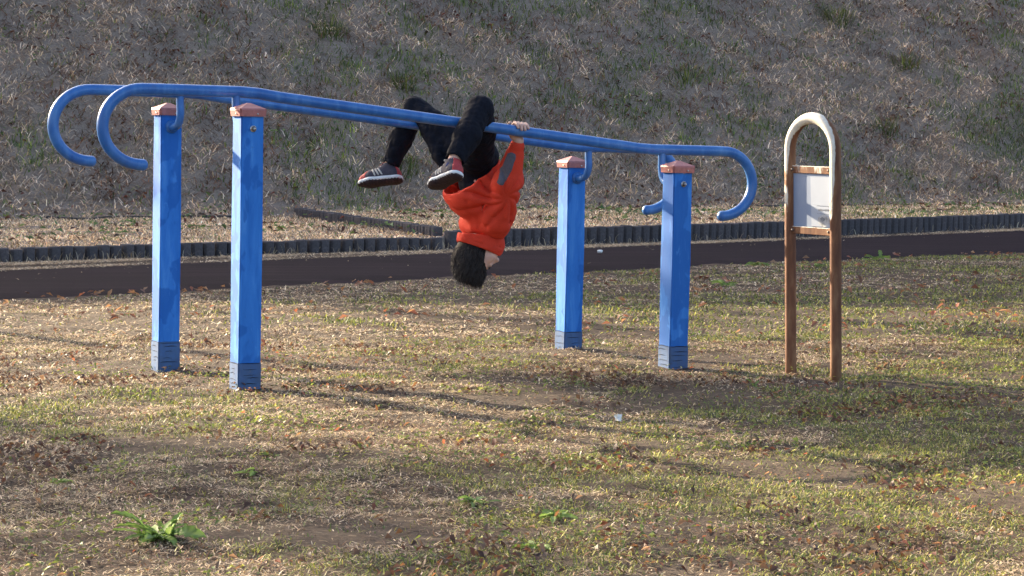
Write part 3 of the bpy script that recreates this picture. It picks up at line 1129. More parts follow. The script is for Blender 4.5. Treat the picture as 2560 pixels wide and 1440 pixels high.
# ================================================================== PERSON: implicit surfaces, meshed
class Field:
    def __init__(self, lo, hi, h, far=0.07):
        self.lo, self.h = np.asarray(lo, float), h
        self.n = np.ceil((np.asarray(hi) - self.lo) / h).astype(int) + 1
        self.v = np.full(tuple(self.n), far, dtype=np.float32)

    def sub(self, lo, hi):
        a = np.clip(np.floor((np.asarray(lo) - self.lo) / self.h).astype(int), 0, self.n)
        b = np.clip(np.ceil((np.asarray(hi) - self.lo) / self.h).astype(int) + 1, 0, self.n)
        sl = tuple(slice(i, j) for i, j in zip(a, b))
        ax = [(self.lo[k] + self.h * np.arange(a[k], b[k])).astype(np.float32) for k in range(3)]
        return sl, ax[0][:, None, None], ax[1][None, :, None], ax[2][None, None, :]

    def put(self, sl, d, k, op='add'):
        cur = self.v[sl]
        if cur.size == 0:
            return
        if op == 'add':
            hh = np.maximum(k - np.abs(cur - d), 0) / max(k, 1e-6)
            self.v[sl] = np.minimum(cur, d) - hh * hh * k * 0.25
        elif op == 'cut':
            d = -d
            hh = np.maximum(k - np.abs(cur - d), 0) / max(k, 1e-6)
            self.v[sl] = np.maximum(cur, d) + hh * hh * k * 0.25

    def cone(self, a, b, ra, rb, k=0.02, squash=None, op='add'):
        a, b = np.asarray(a, float), np.asarray(b, float)
        m = max(ra, rb) * (1.0 if squash is None else max(1.0, squash[1])) + k + 0.03
        sl, x, y, z = self.sub(np.minimum(a, b) - m, np.maximum(a, b) + m)
        ba = b - a
        l2 = float(ba @ ba) + 1e-12
        px, py, pz = x - a[0], y - a[1], z - a[2]
        t = np.clip((px * ba[0] + py * ba[1] + pz * ba[2]) / l2, 0, 1)
        qx, qy, qz = px - ba[0] * t, py - ba[1] * t, pz - ba[2] * t
        if squash is not None:
            n, s = np.asarray(squash[0], float), squash[1]
            n = n / np.linalg.norm(n)
            c = (qx * n[0] + qy * n[1] + qz * n[2]) * (1 / s - 1)
            qx, qy, qz = qx + n[0] * c, qy + n[1] * c, qz + n[2] * c
        d = np.sqrt(qx * qx + qy * qy + qz * qz) - (ra + (rb - ra) * t)
        self.put(sl, d.astype(np.float32), k, op)

    def chain(self, pts, rad, k=0.02, squash=None):
        for i in range(len(pts) - 1):
            self.cone(pts[i], pts[i + 1], rad[i], rad[i + 1], k, squash)

    def ell(self, c, axes, r, k=0.02, op='add'):
        """axes: three unit vectors, r: three radii"""
        c = np.asarray(c, float)
        m = max(r) + k + 0.03
        sl, x, y, z = self.sub(c - m, c + m)
        px, py, pz = x - c[0], y - c[1], z - c[2]
        s = 0
        g = 0
        for a, rr in zip(axes, r):
            q = px * a[0] + py * a[1] + pz * a[2]
            s = s + (q / rr) ** 2
            g = g + (q / (rr * rr)) ** 2
        k0, k1 = np.sqrt(s), np.sqrt(g) + 1e-9
        d = k0 * (k0 - 1) / k1
        d = np.where(k0 < 1e-3, -min(r), d)
        self.put(sl, d.astype(np.float32), k, op)

    def plane_cut(self, p, n, k=0.003):
        """remove what lies on the side n points to"""
        n = np.asarray(n, float)
        n = n / np.linalg.norm(n)
        sl, x, y, z = self.sub(self.lo, self.lo + self.h * self.n)
        d = ((x - p[0]) * n[0] + (y - p[1]) * n[1] + (z - p[2]) * n[2]).astype(np.float32)
        self.put(sl, -d, k, 'cut')

    def coords(self):
        return self.sub(self.lo, self.lo + self.h * self.n)[1:]

    def mesh(self, name, mat, relax=1):
        pos, faces = self.arrays(relax)
        return mesh_arrays(name, pos, [faces], mat, True)

    def arrays(self, relax=1):
        v = self.v
        s = v < 0
        nx, ny, nz = v.shape
        cor = [(i, j, k) for i in (0, 1) for j in (0, 1) for k in (0, 1)]
        cnt = np.zeros((nx - 1, ny - 1, nz - 1), dtype=np.int8)
        for i, j, k in cor:
            cnt += s[i:nx - 1 + i, j:ny - 1 + j, k:nz - 1 + k]
        mask = (cnt > 0) & (cnt < 8)
        cells = np.argwhere(mask)
        idx = np.full(mask.shape, -1, dtype=np.int32)
        idx[mask] = np.arange(len(cells))
        vals = {c: v[cells[:, 0] + c[0], cells[:, 1] + c[1], cells[:, 2] + c[2]] for c in cor}
        acc = np.zeros((len(cells), 3))
        num = np.zeros(len(cells))
        for c in cor:
            for ax in range(3):
                if c[ax]:
                    continue
                e = list(c)
                e[ax] = 1
                e = tuple(e)
                a, b = vals[c], vals[e]
                cr = (a < 0) != (b < 0)
                t = np.where(cr, a / np.where(cr, a - b, 1), 0)
                p = np.array(c, float)[None, :].repeat(len(cells), 0)
                p[:, ax] += t
                acc[cr] += p[cr]
                num[cr] += 1
        pos = (cells + acc / num[:, None]) * self.h + self.lo
        faces = []
        for ax in range(3):
            o1, o2 = (ax + 1) % 3, (ax + 2) % 3
            sl0 = [slice(1, -1)] * 3
            sl1 = [slice(1, -1)] * 3
            sl0[ax] = slice(0, -1)
            sl1[ax] = slice(1, None)
            a, b = s[tuple(sl0)], s[tuple(sl1)]
            ch = np.argwhere(a != b)
            if not len(ch):
                continue
            flip = a[tuple(ch.T)]
            base = ch + 1
            base[:, ax] -= 1

            def cell(d1, d2):
                q = base.copy()
                q[:, o1] -= d1
                q[:, o2] -= d2
                return idx[q[:, 0], q[:, 1], q[:, 2]]
            f = np.stack([cell(1, 1), cell(0, 1), cell(0, 0), cell(1, 0)], -1)
            f[~flip] = f[~flip][:, ::-1]
            faces.append(f)
        faces = np.concatenate(faces)
        faces = faces[(faces >= 0).all(1)]
        for _ in range(relax):                       # a light smoothing
            sm = np.zeros_like(pos)
            ct = np.zeros(len(pos))
            for i in range(4):
                a, b = faces[:, i], faces[:, (i + 1) % 4]
                np.add.at(sm, a, pos[b])
                np.add.at(ct, a, 1)
            ct = np.maximum(ct, 1)
            pos = pos * 0.5 + 0.5 * sm / ct[:, None]
        return pos, faces


def unit(a):
    a = np.asarray(a, float)
    return a / np.linalg.norm(a)


def fold_noise(x, y, z, s, seed=0):
    """long soft wrinkles"""
    r = np.random.default_rng(300 + seed)
    out = 0
    for k in range(5):
        w = r.normal(0, 1, 3)
        w /= np.linalg.norm(w)
        w2 = r.normal(0, 1, 3)
        f = s * (0.7 + 0.9 * r.random())
        ph = r.random() * 6.28
        arg = (x * w[0] + y * w[1] + z * w[2]) * f + 1.6 * np.sin((x * w2[0] + y * w2[1] + z * w2[2]) * f * 0.45 + ph) + ph
        out = out + (1 - np.abs(np.sin(arg))) ** 2
    return out / 5 - 0.35


M['skin'] = plain('skin', (0.60, 0.36, 0.27), 0.5, 0.4, var=0.06, scale=60)
M['orange'] = plain('orange_knit', (0.72, 0.060, 0.026), 0.85, 0.25, var=0.08, scale=220, bump=0.15)
def mat_jersey():
    t = NT('orange_jersey')
    co = t.coord()
    f = t.noise(co, 240.0, 3)
    col = t.ramp(f, [(0.3, (0.62, 0.045, 0.020)), (0.7, (0.76, 0.062, 0.028))])
    d = t.bsdf(col, 0.8, t.bump(f, 0.15, 0.003), spec=0.25)
    tr = t.n("ShaderNodeBsdfTranslucent")
    tr.inputs[0].default_value = (0.80, 0.14, 0.04, 1)
    mx = t.n("ShaderNodeMixShader")
    mx.inputs[0].default_value = 0.16
    t.link(d, mx.inputs[1])
    t.link(tr.outputs[0], mx.inputs[2])
    return t.done(mx.outputs[0])


M['orange'] = mat_jersey()
M['orange_in'] = plain('orange_knit_inside', (0.62, 0.05, 0.025), 0.9, 0.2, var=0.08, scale=220)
M['grey_cloth'] = plain('grey_stripe_cloth', (0.11, 0.10, 0.12), 0.85, 0.2, var=0.15, scale=120)
M['trouser'] = plain('black_trouser_cloth', (0.007, 0.008, 0.013), 0.85, 0.12, var=0.3, scale=90, bump=0.1)
M['hair'] = plain('black_hair', (0.009, 0.0065, 0.006), 0.6, 0.12, var=0.3, scale=80)
M['hair_strand'] = plain('sunlit_rim_hair_strand', (0.022, 0.013, 0.009), 0.5, 0.3, var=0.4, scale=80)  # black hair with the brown of its sunlit rim put into the strand colour
M['sock'] = plain('navy_sock', (0.02, 0.03, 0.10), 0.9, 0.2, var=0.3, scale=90)
M['shoe_red'] = plain('red_shoe_cloth', (0.36, 0.045, 0.045), 0.7, 0.3, var=0.15, scale=150)
M['shoe_grey'] = plain('grey_shoe_cloth', (0.050, 0.044, 0.058), 0.75, 0.3, var=0.25, scale=150)
M['shoe_white'] = plain('white_midsole', (0.66, 0.67, 0.66), 0.55, 0.4, var=0.08, scale=60)
M['shoe_sole'] = plain('dark_outsole', (0.035, 0.020, 0.022), 0.75, 0.3, var=0.4, scale=60)
M['lace'] = plain('pale_lace', (0.50, 0.46, 0.40), 0.8, 0.2, var=0.1)
M['eye'] = plain('eye_dark', (0.015, 0.012, 0.010), 0.2, 0.5)
M['lip'] = plain('lip', (0.42, 0.17, 0.14), 0.45, 0.4)

# joints
J = dict(pel=at(1186, 394, .49), hipn=at(1190, 388, .395), hipf=at(1172, 388, .585), kn=at(1199, 276, .112), an=at(1135, 404, .02),
         kf=at(1036, 274, .862), af=at(975, 416, .915), waist=at(1192, 440, .485), chest=at(1203, 505, .47), neck=at(1208, 588, .46),
         shn=at(1243, 553, .355), shf=at(1187, 562, .575), eln=at(1268, 455, .265), wrn=at(1296, 352, .178), head=at(1190, 638, .46))
far_u = (at(1204, 330, V_FAR) - ORG) @ U
hand_f = uvz(far_u, V_FAR, bar_z(far_u))
J['wrf'] = hand_f - V * 0.03 - Z * 0.05
J['elf'] = (J['shf'] + J['wrf']) / 2 + V * 0.03 + U * 0.03

hc = J['head']
hf = unit([0.85, 0.16, -0.50])                              # where the face points
hs = unit(np.cross(hf, [-0.49, -0.06, -0.87]))
hcw = unit(np.cross(hs, hf))                                # towards the crown
if hcw[2] > 0:
    hcw = -hcw
hs = unit(np.cross(hcw, hf))


def H(f, s, c):
    return hc + (hf * f + hs * s + hcw * c) * 0.93


near_u = (at(1300, 329, V_NEAR) - ORG) @ U
hand_n = uvz(near_u, V_NEAR, bar_z(near_u))
bar_dir = unit(uvz(near_u + 0.1, V_NEAR, bar_z(near_u + 0.1)) - hand_n)


def add_hand(f, centre, wrist, inward, thumb_side):
    """a hand closed over a bar: palm on the inner side of the bar, fingers over the top and down the outer side"""
    up = unit(np.cross(bar_dir, inward))
    if up[2] < 0:
        up = -up
    palm_lo = centre + inward * (BAR_R + 0.012) - up * 0.022
    palm_hi = centre + inward * (BAR_R + 0.006) + up * 0.012
    f.chain([wrist, palm_lo], [0.0205, 0.018], 0.012, (bar_dir, 1.15))
    for i, (o, ln) in enumerate(((-0.0270, 0.88), (-0.0090, 1.02), (0.0090, 0.98), (0.0265, 0.78))):
        b = bar_dir * o
        f.cone(wrist * 0.25 + (palm_lo + b) * 0.75, palm_hi + b, 0.0125, 0.0105, 0.006)
        r = BAR_R + 0.0085
        pts_ = []
        for a in (38, 78, 78 + 50 * ln, 78 + 88 * ln):
            t = math.radians(a)
            pts_.append(centre + b + inward * (r * math.cos(t)) + up * (r * math.sin(t)))
        pts_[1] = pts_[1] + up * 0.0035
        f.chain([palm_hi + b] + pts_, [0.0095, 0.0090, 0.0088, 0.0078, 0.0064], 0.001)
    tb = palm_lo + bar_dir * 0.03 * thumb_side + up * 0.012
    f.chain([wrist * 0.4 + palm_lo * 0.6 + bar_dir * 0.012 * thumb_side, tb, centre + bar_dir * 0.047 * thumb_side + inward * (BAR_R + 0.002) + up * 0.018,
             centre + bar_dir * 0.052 * thumb_side + inward * 0.004 + up * (BAR_R + 0.008)], [0.014, 0.0115, 0.0095, 0.0075], 0.004)


lo = np.minimum.reduce([J[k] for k in J]) - 0.17
hi = np.maximum.reduce([J[k] for k in J]) + 0.15
body = Field(lo, hi, 0.0042)
# trunk and limbs lie inside the clothes
body.cone(J['waist'], J['chest'], 0.072, 0.078, 0.03, (V, 1.25))
body.cone(J['pel'], J['waist'], 0.075, 0.072, 0.03, (V, 1.2))
body.cone(J['shn'], J['shf'], 0.048, 0.048, 0.03)
body.chain([J['chest'], J['neck'], H(-0.015, 0, -0.06)], [0.07, 0.044, 0.046], 0.03)
body.chain([J['shn'], J['eln'], J['wrn']], [0.042, 0.034, 0.022], 0.015)
body.chain([J['shf'], J['elf'], J['wrf']], [0.042, 0.034, 0.022], 0.015)
for s in 'nf':
    body.chain([J['hip' + s], J['k' + s] + Z * 0.008, J['a' + s]], [0.062, 0.042, 0.03], 0.03)
# head: skull, jaw, cheeks, nose, brow, ears
AX = (hf, hs, hcw)
body.ell(H(-0.005, 0, 0.015), AX, (0.085, 0.069, 0.085), 0.02)
body.ell(H(0.028, 0, -0.045), AX, (0.060, 0.056, 0.062), 0.03)
body.ell(H(0.062, 0, -0.082), AX, (0.026, 0.026, 0.020), 0.025)
for s in (-1, 1):
    body.ell(H(0.052, 0.034 * s, -0.032), AX, (0.028, 0.026, 0.028), 0.02)
    body.ell(H(0.083, 0.030 * s, 0.004), AX, (0.016, 0.017, 0.012), 0.008, op='cut')
    body.ell(H(0.080, 0.029 * s, 0.003), AX, (0.013, 0.013, 0.012), 0.006)
    body.ell(H(-0.012, 0.075 * s, -0.012), AX, (0.021, 0.009, 0.031), 0.006)
    body.ell(H(-0.008, 0.085 * s, -0.010), AX, (0.011, 0.006, 0.018), 0.004, op='cut')
    body.ell(H(0.099, 0.009 * s, -0.036), AX, (0.008, 0.008, 0.006), 0.006)
body.cone(H(0.084, 0, -0.002), H(0.104, 0, -0.033), 0.008, 0.0105, 0.012)
body.cone(H(0.086, -0.014, -0.058), H(0.086, 0.014, -0.058), 0.008, 0.008, 0.008)
body.cone(H(0.084, -0.013, -0.066), H(0.084, 0.013, -0.066), 0.0075, 0.0075, 0.008)
body.cone(H(0.096, -0.018, -0.0617), H(0.096, 0.018, -0.0617), 0.0016, 0.0016, 0.002, op='cut')
add_hand(body, hand_f, J['wrf'], -V, -1)
hand = Field(hand_n - 0.11, hand_n + 0.11, 0.0021)                # the hand in view is meshed finer
add_hand(hand, hand_n, J['wrn'], V, -1)
hand.cone(J['wrn'] + (J['eln'] - J['wrn']) * 0.2, J['wrn'], 0.022, 0.0205, 0.01)
pa_, fa_ = body.arrays(1)
pb_, fb_ = hand.arrays(1)
person = obj("person", mesh_arrays("person", np.concatenate([pa_, pb_]), [fa_, fb_ + len(pa_)], M['skin'], True))
tag(person, "child in orange top and black trousers hanging upside down from the blue bars", "person")
for s in (-1, 1):
    e = Field(H(0.07, 0.03 * s, 0) - 0.03, H(0.07, 0.03 * s, 0) + 0.03, 0.0022)
    e.ell(H(0.0915, 0.0295 * s, 0.003), AX, (0.0035, 0.0115, 0.0042), 0.002)
    obj("eye", e.mesh("eye", M['eye']), person)
    e = Field(H(0.08, 0.03 * s, 0.02) - 0.04, H(0.08, 0.03 * s, 0.02) + 0.04, 0.0024)
    e.chain([H(0.090, 0.014 * s, 0.020), H(0.088, 0.030 * s, 0.024), H(0.078, 0.044 * s, 0.019)], [0.0028, 0.003, 0.002], 0.002)
    obj("eyebrow", e.mesh("eyebrow", M['hair']), person)
e = Field(H(0.085, 0, -0.06) - 0.035, H(0.085, 0, -0.06) + 0.035, 0.0022)
e.chain([H(0.088, -0.017, -0.0585), H(0.0935, 0, -0.0575), H(0.088, 0.017, -0.0585)], [0.002, 0.0038, 0.002], 0.003)
e.chain([H(0.087, -0.016, -0.0652), H(0.0915, 0, -0.0665), H(0.087, 0.016, -0.0652)], [0.002, 0.0042, 0.002], 0.003)
obj("lips", e.mesh("lips", M['lip']), person)

# ---- hair: a close cap and many strands that hang down past the crown
hair = Field(hc - 0.17, hc + 0.17, 0.0042)
hair.ell(H(-0.012, 0, 0.020), AX, (0.090, 0.075, 0.090), 0.01)
hair.ell(H(-0.028, 0, -0.030), AX, (0.068, 0.076, 0.062), 0.03)
hair.ell(H(0.022, 0, 0.072), AX, (0.060, 0.054, 0.046), 0.03)
hair.cone(H(0.0, 0, 0.07), at(1199, 704, .46), 0.056, 0.010, 0.04)
hair.ell(H(0.098, 0, -0.050), AX, (0.085, 0.12, 0.080), 0.006, op='cut')
hx_, hy_, hz_ = hair.coords()
hair.v += (0.006 * fold_noise(hx_, hy_, hz_ * 0.35, 330, 3)).astype(np.float32) * (np.abs(hair.v) < 0.03)
hair_o = obj("hair", hair.mesh("hair", M['hair'], 1), person)
hm = hair_o.data
co = np.empty(len(hm.vertices) * 3, dtype=np.float32)
hm.vertices.foreach_get("co", co)
co = co.reshape(-1, 3).astype(float)
nr = np.empty(len(hm.vertices) * 3, dtype=np.float32)
hm.vertices.foreach_get("normal", nr)
nr = nr.reshape(-1, 3).astype(float)
pick = rng.integers(0, len(co), 9000)
p0, n0 = co[pick], nr[pick]
keepm = ((p0 - hc) @ hcw > -0.085)
p0, n0 = p0[keepm], n0[keepm]
m_ = len(p0)
away = p0 - H(-0.01, 0, 0.03)
fwdish = np.clip((p0 - hc) @ hf / 0.09, -1, 1)
drop = np.array([0, 0, -1.0])
grow = unit(hcw)[None, :] * 0.8 + n0 * 0.20 + drop * 0.75 + rng.normal(0, 0.08, (m_, 3))
grow /= np.linalg.norm(grow, axis=1)[:, None]
ln = (0.014 + 0.024 * rng.random(m_))
q1 = p0 + grow * (ln * 0.5)[:, None]
g2 = grow + drop * 0.55
g2 /= np.linalg.norm(g2, axis=1)[:, None]
q2 = q1 + g2 * (ln * 0.5)[:, None]
sd = np.cross(grow, n0 + rng.normal(0, 0.5, (m_, 3)))
sd /= np.linalg.norm(sd, axis=1)[:, None] + 1e-9
sd *= 0.0010
base = p0 - n0 * 0.003
v_ = np.stack([base - sd, base + sd, q1 + sd * 0.8, q1 - sd * 0.8, q2], 1).reshape(-1, 3)
b_ = np.arange(m_) * 5
obj("hair_strands", mesh_arrays("hair_strands", v_, [np.stack([b_, b_ + 1, b_ + 2, b_ + 3], -1), np.stack([b_ + 3, b_ + 2, b_ + 4], -1)], M['hair_strand'], False), hair_o)["kind"] = "stuff"

# ---- trousers
tr = Field(lo, hi, 0.0048)
tr.ell(J['pel'], (U, V, Z), (0.100, 0.135, 0.095), 0.03)
tr.cone(J['pel'], J['waist'] - Z * 0.03, 0.092, 0.080, 0.03, (V, 1.25))
pn, pf = J['kn'], J['kf']
tr.chain([J['hipn'], (J['hipn'] + pn) / 2 + U * 0.012 + V * 0.012, pn + Z * 0.006 + U * 0.004], [0.082, 0.071, 0.056], 0.02)
tr.chain([pn + Z * 0.006, (pn + J['an']) / 2 - V * 0.012 - U * 0.004, J['an'] + (pn - J['an']) * 0.10], [0.055, 0.057, 0.045], 0.02)
tr.chain([J['hipf'], (J['hipf'] + pf) / 2 + Z * 0.012, pf + Z * 0.004], [0.082, 0.068, 0.055], 0.02)
tr.chain([pf + Z * 0.004, (pf + J['af']) / 2 + V * 0.012, J['af'] + (pf - J['af']) * 0.10], [0.054, 0.053, 0.042], 0.02)
# slack cloth hanging below the far thigh
tr.chain([at(1075, 330, .74), at(1098, 385, .66), at(1112, 425, .60)], [0.040, 0.030, 0.014], 0.03)
hx_, hy_, hz_ = tr.coords()
near_surf = np.abs(tr.v) < 0.035
tr.v += (0.016 * fold_noise(hx_, hy_, hz_, 48, 1)).astype(np.float32) * near_surf
for s, kk in (('n', pn), ('f', pf)):                        # the bar presses into the back of the knee
    vb = V_NEAR if s == 'n' else V_FAR
    uu = (kk - ORG) @ U
    tr.cone(uvz(uu - 0.2, vb, bar_z(uu - 0.2)), uvz(uu + 0.2, vb, bar_z(uu + 0.2)), BAR_R - 0.001, BAR_R - 0.001, 0.006, op='cut')
for s, kk in (('n', pn), ('f', pf)):                        # open leg ends
    d = unit(J['a' + s] - kk)
    e0 = J['a' + s] - d * 0.012
    tr.cone(e0, J['a' + s] + d * 0.06, 0.037, 0.055, 0.003, op='cut')
obj("trousers", tr.mesh("trousers", M['trouser'], 2), person)

# ---- top: torso, sleeves, open hem hanging away from the waist, loose collar
hem_l, hem_r = at(1124, 484, .47), at(1246, 386, .47)
along = unit(hem_r - hem_l)
hem_n = unit(np.cross(along, V))
if hem_n[2] < 0:
    hem_n = -hem_n


def torso(f, shrink=0.0):
    r = -shrink
    f.cone(J['waist'] + Z * 0.05 - U * 0.006, J['chest'], 0.104 + r, 0.093 + r, 0.03, (V, 1.30))
    f.cone(J['chest'], J['neck'] + Z * 0.055, 0.093 + r, 0.075 + r, 0.03, (V, 1.32))
    f.cone(J['shn'] + V * 0.02, J['shf'] - V * 0.02, 0.066 + r, 0.066 + r, 0.03)
    # back of the hem, falling open
    f.chain([J['chest'] - U * 0.012 + Z * 0.03, at(1163, 492, .475), at(1152, 478, .475), at(1160, 440, .475)], [0.085 + r, 0.062 + r, 0.052 + r, 0.05 + r], 0.05, (V, 1.7))


top = Field(lo, hi, 0.0042)
torso(top)
hx_, hy_, hz_ = top.coords()
cuff_d = np.sqrt((hx_ - J['wrn'][0]) ** 2 + (hy_ - J['wrn'][1]) ** 2 + (hz_ - J['wrn'][2]) ** 2)
amp = np.clip((cuff_d - 0.05) / 0.10, 0.1, 1)
arm_pit = at(1237, 492, .34)
ru_ = (hx_ - arm_pit[0]) * U[0] + (hy_ - arm_pit[1]) * U[1]
rz_ = hz_ - arm_pit[2]
rv_ = (hx_ - arm_pit[0]) * V[0] + (hy_ - arm_pit[1]) * V[1]
rr_ = np.sqrt(ru_ * ru_ + rz_ * rz_)
ang_ = np.arctan2(rz_, ru_)
pleat = (1 - np.abs(np.sin(ang_ * 4.5 + 2.2 * np.sin(rr_ * 14) + rv_ * 6))) ** 1.5 - 0.35
pleat = pleat * np.exp(-((rr_ - 0.08) / 0.09) ** 2) * np.clip(rr_ / 0.05, 0, 1)
wrinkle = (amp * (0.015 * pleat + 0.014 * fold_noise(hx_, hy_, hz_ * 0.7, 22, 2))).astype(np.float32)
top.v += wrinkle * (np.abs(top.v) < 0.035)


def crease(f, pts, width, depth):
    """a fold line pressed into the cloth (negative depth: a ridge)"""
    for a, b in zip(pts[:-1], pts[1:]):
        m = width * 3
        sl, x, y, z = f.sub(np.minimum(a, b) - m, np.maximum(a, b) + m)
        ba = b - a
        px, py, pz = x - a[0], y - a[1], z - a[2]
        t = np.clip((px * ba[0] + py * ba[1] + pz * ba[2]) / (ba @ ba), 0, 1)
        d2 = (px - ba[0] * t) ** 2 + (py - ba[1] * t) ** 2 + (pz - ba[2] * t) ** 2
        f.v[sl] += (depth * np.exp(-d2 / (width * width))).astype(np.float32)


S_ = lambda px, py, v=.345: at(px, py, v)
# hollow below the hem: a shell of even thickness, cut along the hem
inner_v = top.v + 0.009
top.plane_cut(hem_r + hem_n * 0.001, hem_n)
sl, xx_, yy_, zz_ = top.sub(top.lo, top.lo + top.h * top.n)
below = ((xx_ - hem_r[0]) * hem_n[0] + (yy_ - hem_r[1]) * hem_n[1] + (zz_ - hem_r[2]) * hem_n[2]).astype(np.float32)
inner_v = np.maximum(inner_v, -(below + 0.15))
top.v = np.maximum(top.v, -inner_v)
# sleeves
slv = Field(lo, hi, 0.0042)
slv.chain([J['shn'], J['eln'] - V * 0.004, J['wrn'] + (J['eln'] - J['wrn']) * 0.34], [0.072, 0.062, 0.043], 0.025)
slv.chain([J['shf'], J['elf'], J['wrf'] + (J['elf'] - J['wrf']) * 0.30], [0.070, 0.056, 0.040], 0.025)
slv.v += wrinkle * (np.abs(slv.v) < 0.035)
slv.chain([J['wrn'] + (J['eln'] - J['wrn']) * 0.36, J['wrn'] + (J['eln'] - J['wrn']) * 0.13], [0.036, 0.0345], 0.006)
slv.chain([J['wrf'] + (J['elf'] - J['wrf']) * 0.30, J['wrf'] + (J['elf'] - J['wrf']) * 0.12], [0.036, 0.034], 0.006)
kk_ = 0.022
hh_ = np.maximum(kk_ - np.abs(top.v - slv.v), 0) / kk_
top.v = np.minimum(top.v, slv.v) - hh_ * hh_ * kk_ * 0.25
crease(top, [S_(1238, 490), S_(1215, 520), S_(1190, 560)], 0.012, 0.011)
crease(top, [S_(1238, 490), S_(1228, 530), S_(1222, 565)], 0.012, 0.018)
crease(top, [S_(1262, 430, .31), S_(1245, 465), S_(1232, 490)], 0.011, 0.018)
crease(top, [S_(1240, 510, .30), S_(1262, 530, .30), S_(1280, 535, .30)], 0.011, -0.014)
crease(top, [S_(1236, 520, .30), S_(1258, 548, .30), S_(1285, 560, .30)], 0.010, 0.016)
crease(top, [S_(1215, 535), S_(1230, 575), S_(1255, 595)], 0.012, -0.014)
sweat = obj("top", top.mesh("top", M['orange'], 2), person)
sweat["label"] = "orange-red long-sleeved top slipping towards the shoulders"

col_f = Field(J['neck'] - 0.2, J['neck'] + 0.2, 0.004)
tilt_n = unit(U * -0.16 + Z * 1.0)


def band(f, grow):
    f.cone(at(1207, 588, .46), at(1206, 606, .46), 0.098 + grow, 0.099 + grow, 0.01, (V, 0.98))
    f.cone(at(1206, 606, .46), at(1222, 622, .46), 0.098 + grow, 0.072 + grow, 0.02, (V, 0.98))
    f.cone(at(1180, 590, .46), at(1178, 598, .46), 0.066 + grow, 0.064 + grow, 0.03)


band(col_f, 0.0)
hx_, hy_, hz_ = col_f.coords()
col_f.v += (0.012 * fold_noise(hx_, hy_, hz_ * 1.6, 45, 5)).astype(np.float32) * (np.abs(col_f.v) < 0.03)
inn = Field(J['neck'] - 0.2, J['neck'] + 0.2, 0.004)
band(inn, -0.0085)
col_f.v = np.maximum(col_f.v, -inn.v)
# upper rim (towards the shoulders) and lower rim (round the jaw)
r1, r2 = at(1141, 580, .46), at(1272, 592, .46)
nn = unit(np.cross(unit(r2 - r1), V))
nn = nn if nn[2] > 0 else -nn
col_f.plane_cut(r1, nn, 0.004)
r1, r2 = at(1146, 603, .46), at(1238, 641, .46)
nn = unit(np.cross(unit(r2 - r1), V))
nn = nn if nn[2] < 0 else -nn
col_f.plane_cut(r1, nn, 0.004)
col_f.plane_cut(at(1237, 640, .46), unit(U * 0.62 - Z * 0.60), 0.012)
obj("collar", col_f.mesh("collar", M['orange'], 1), sweat)

# grey stripe let into the sleeve
st_ = Field(lo, hi, 0.0042)
st_.v = top.v - 0.0022
reg = Field(lo, hi, 0.0042, far=0.2)
a0, a1, a2 = at(1280, 392, .17), at(1266, 425, .20), at(1253, 455, .22)
reg.chain([a0, a1, a2], [0.020, 0.019, 0.016], 0.004, (V, 3.0))
st_.v = np.maximum(st_.v, reg.v)
obj("sleeve_stripe", st_.mesh("sleeve_stripe", M['grey_cloth'], 0), sweat)


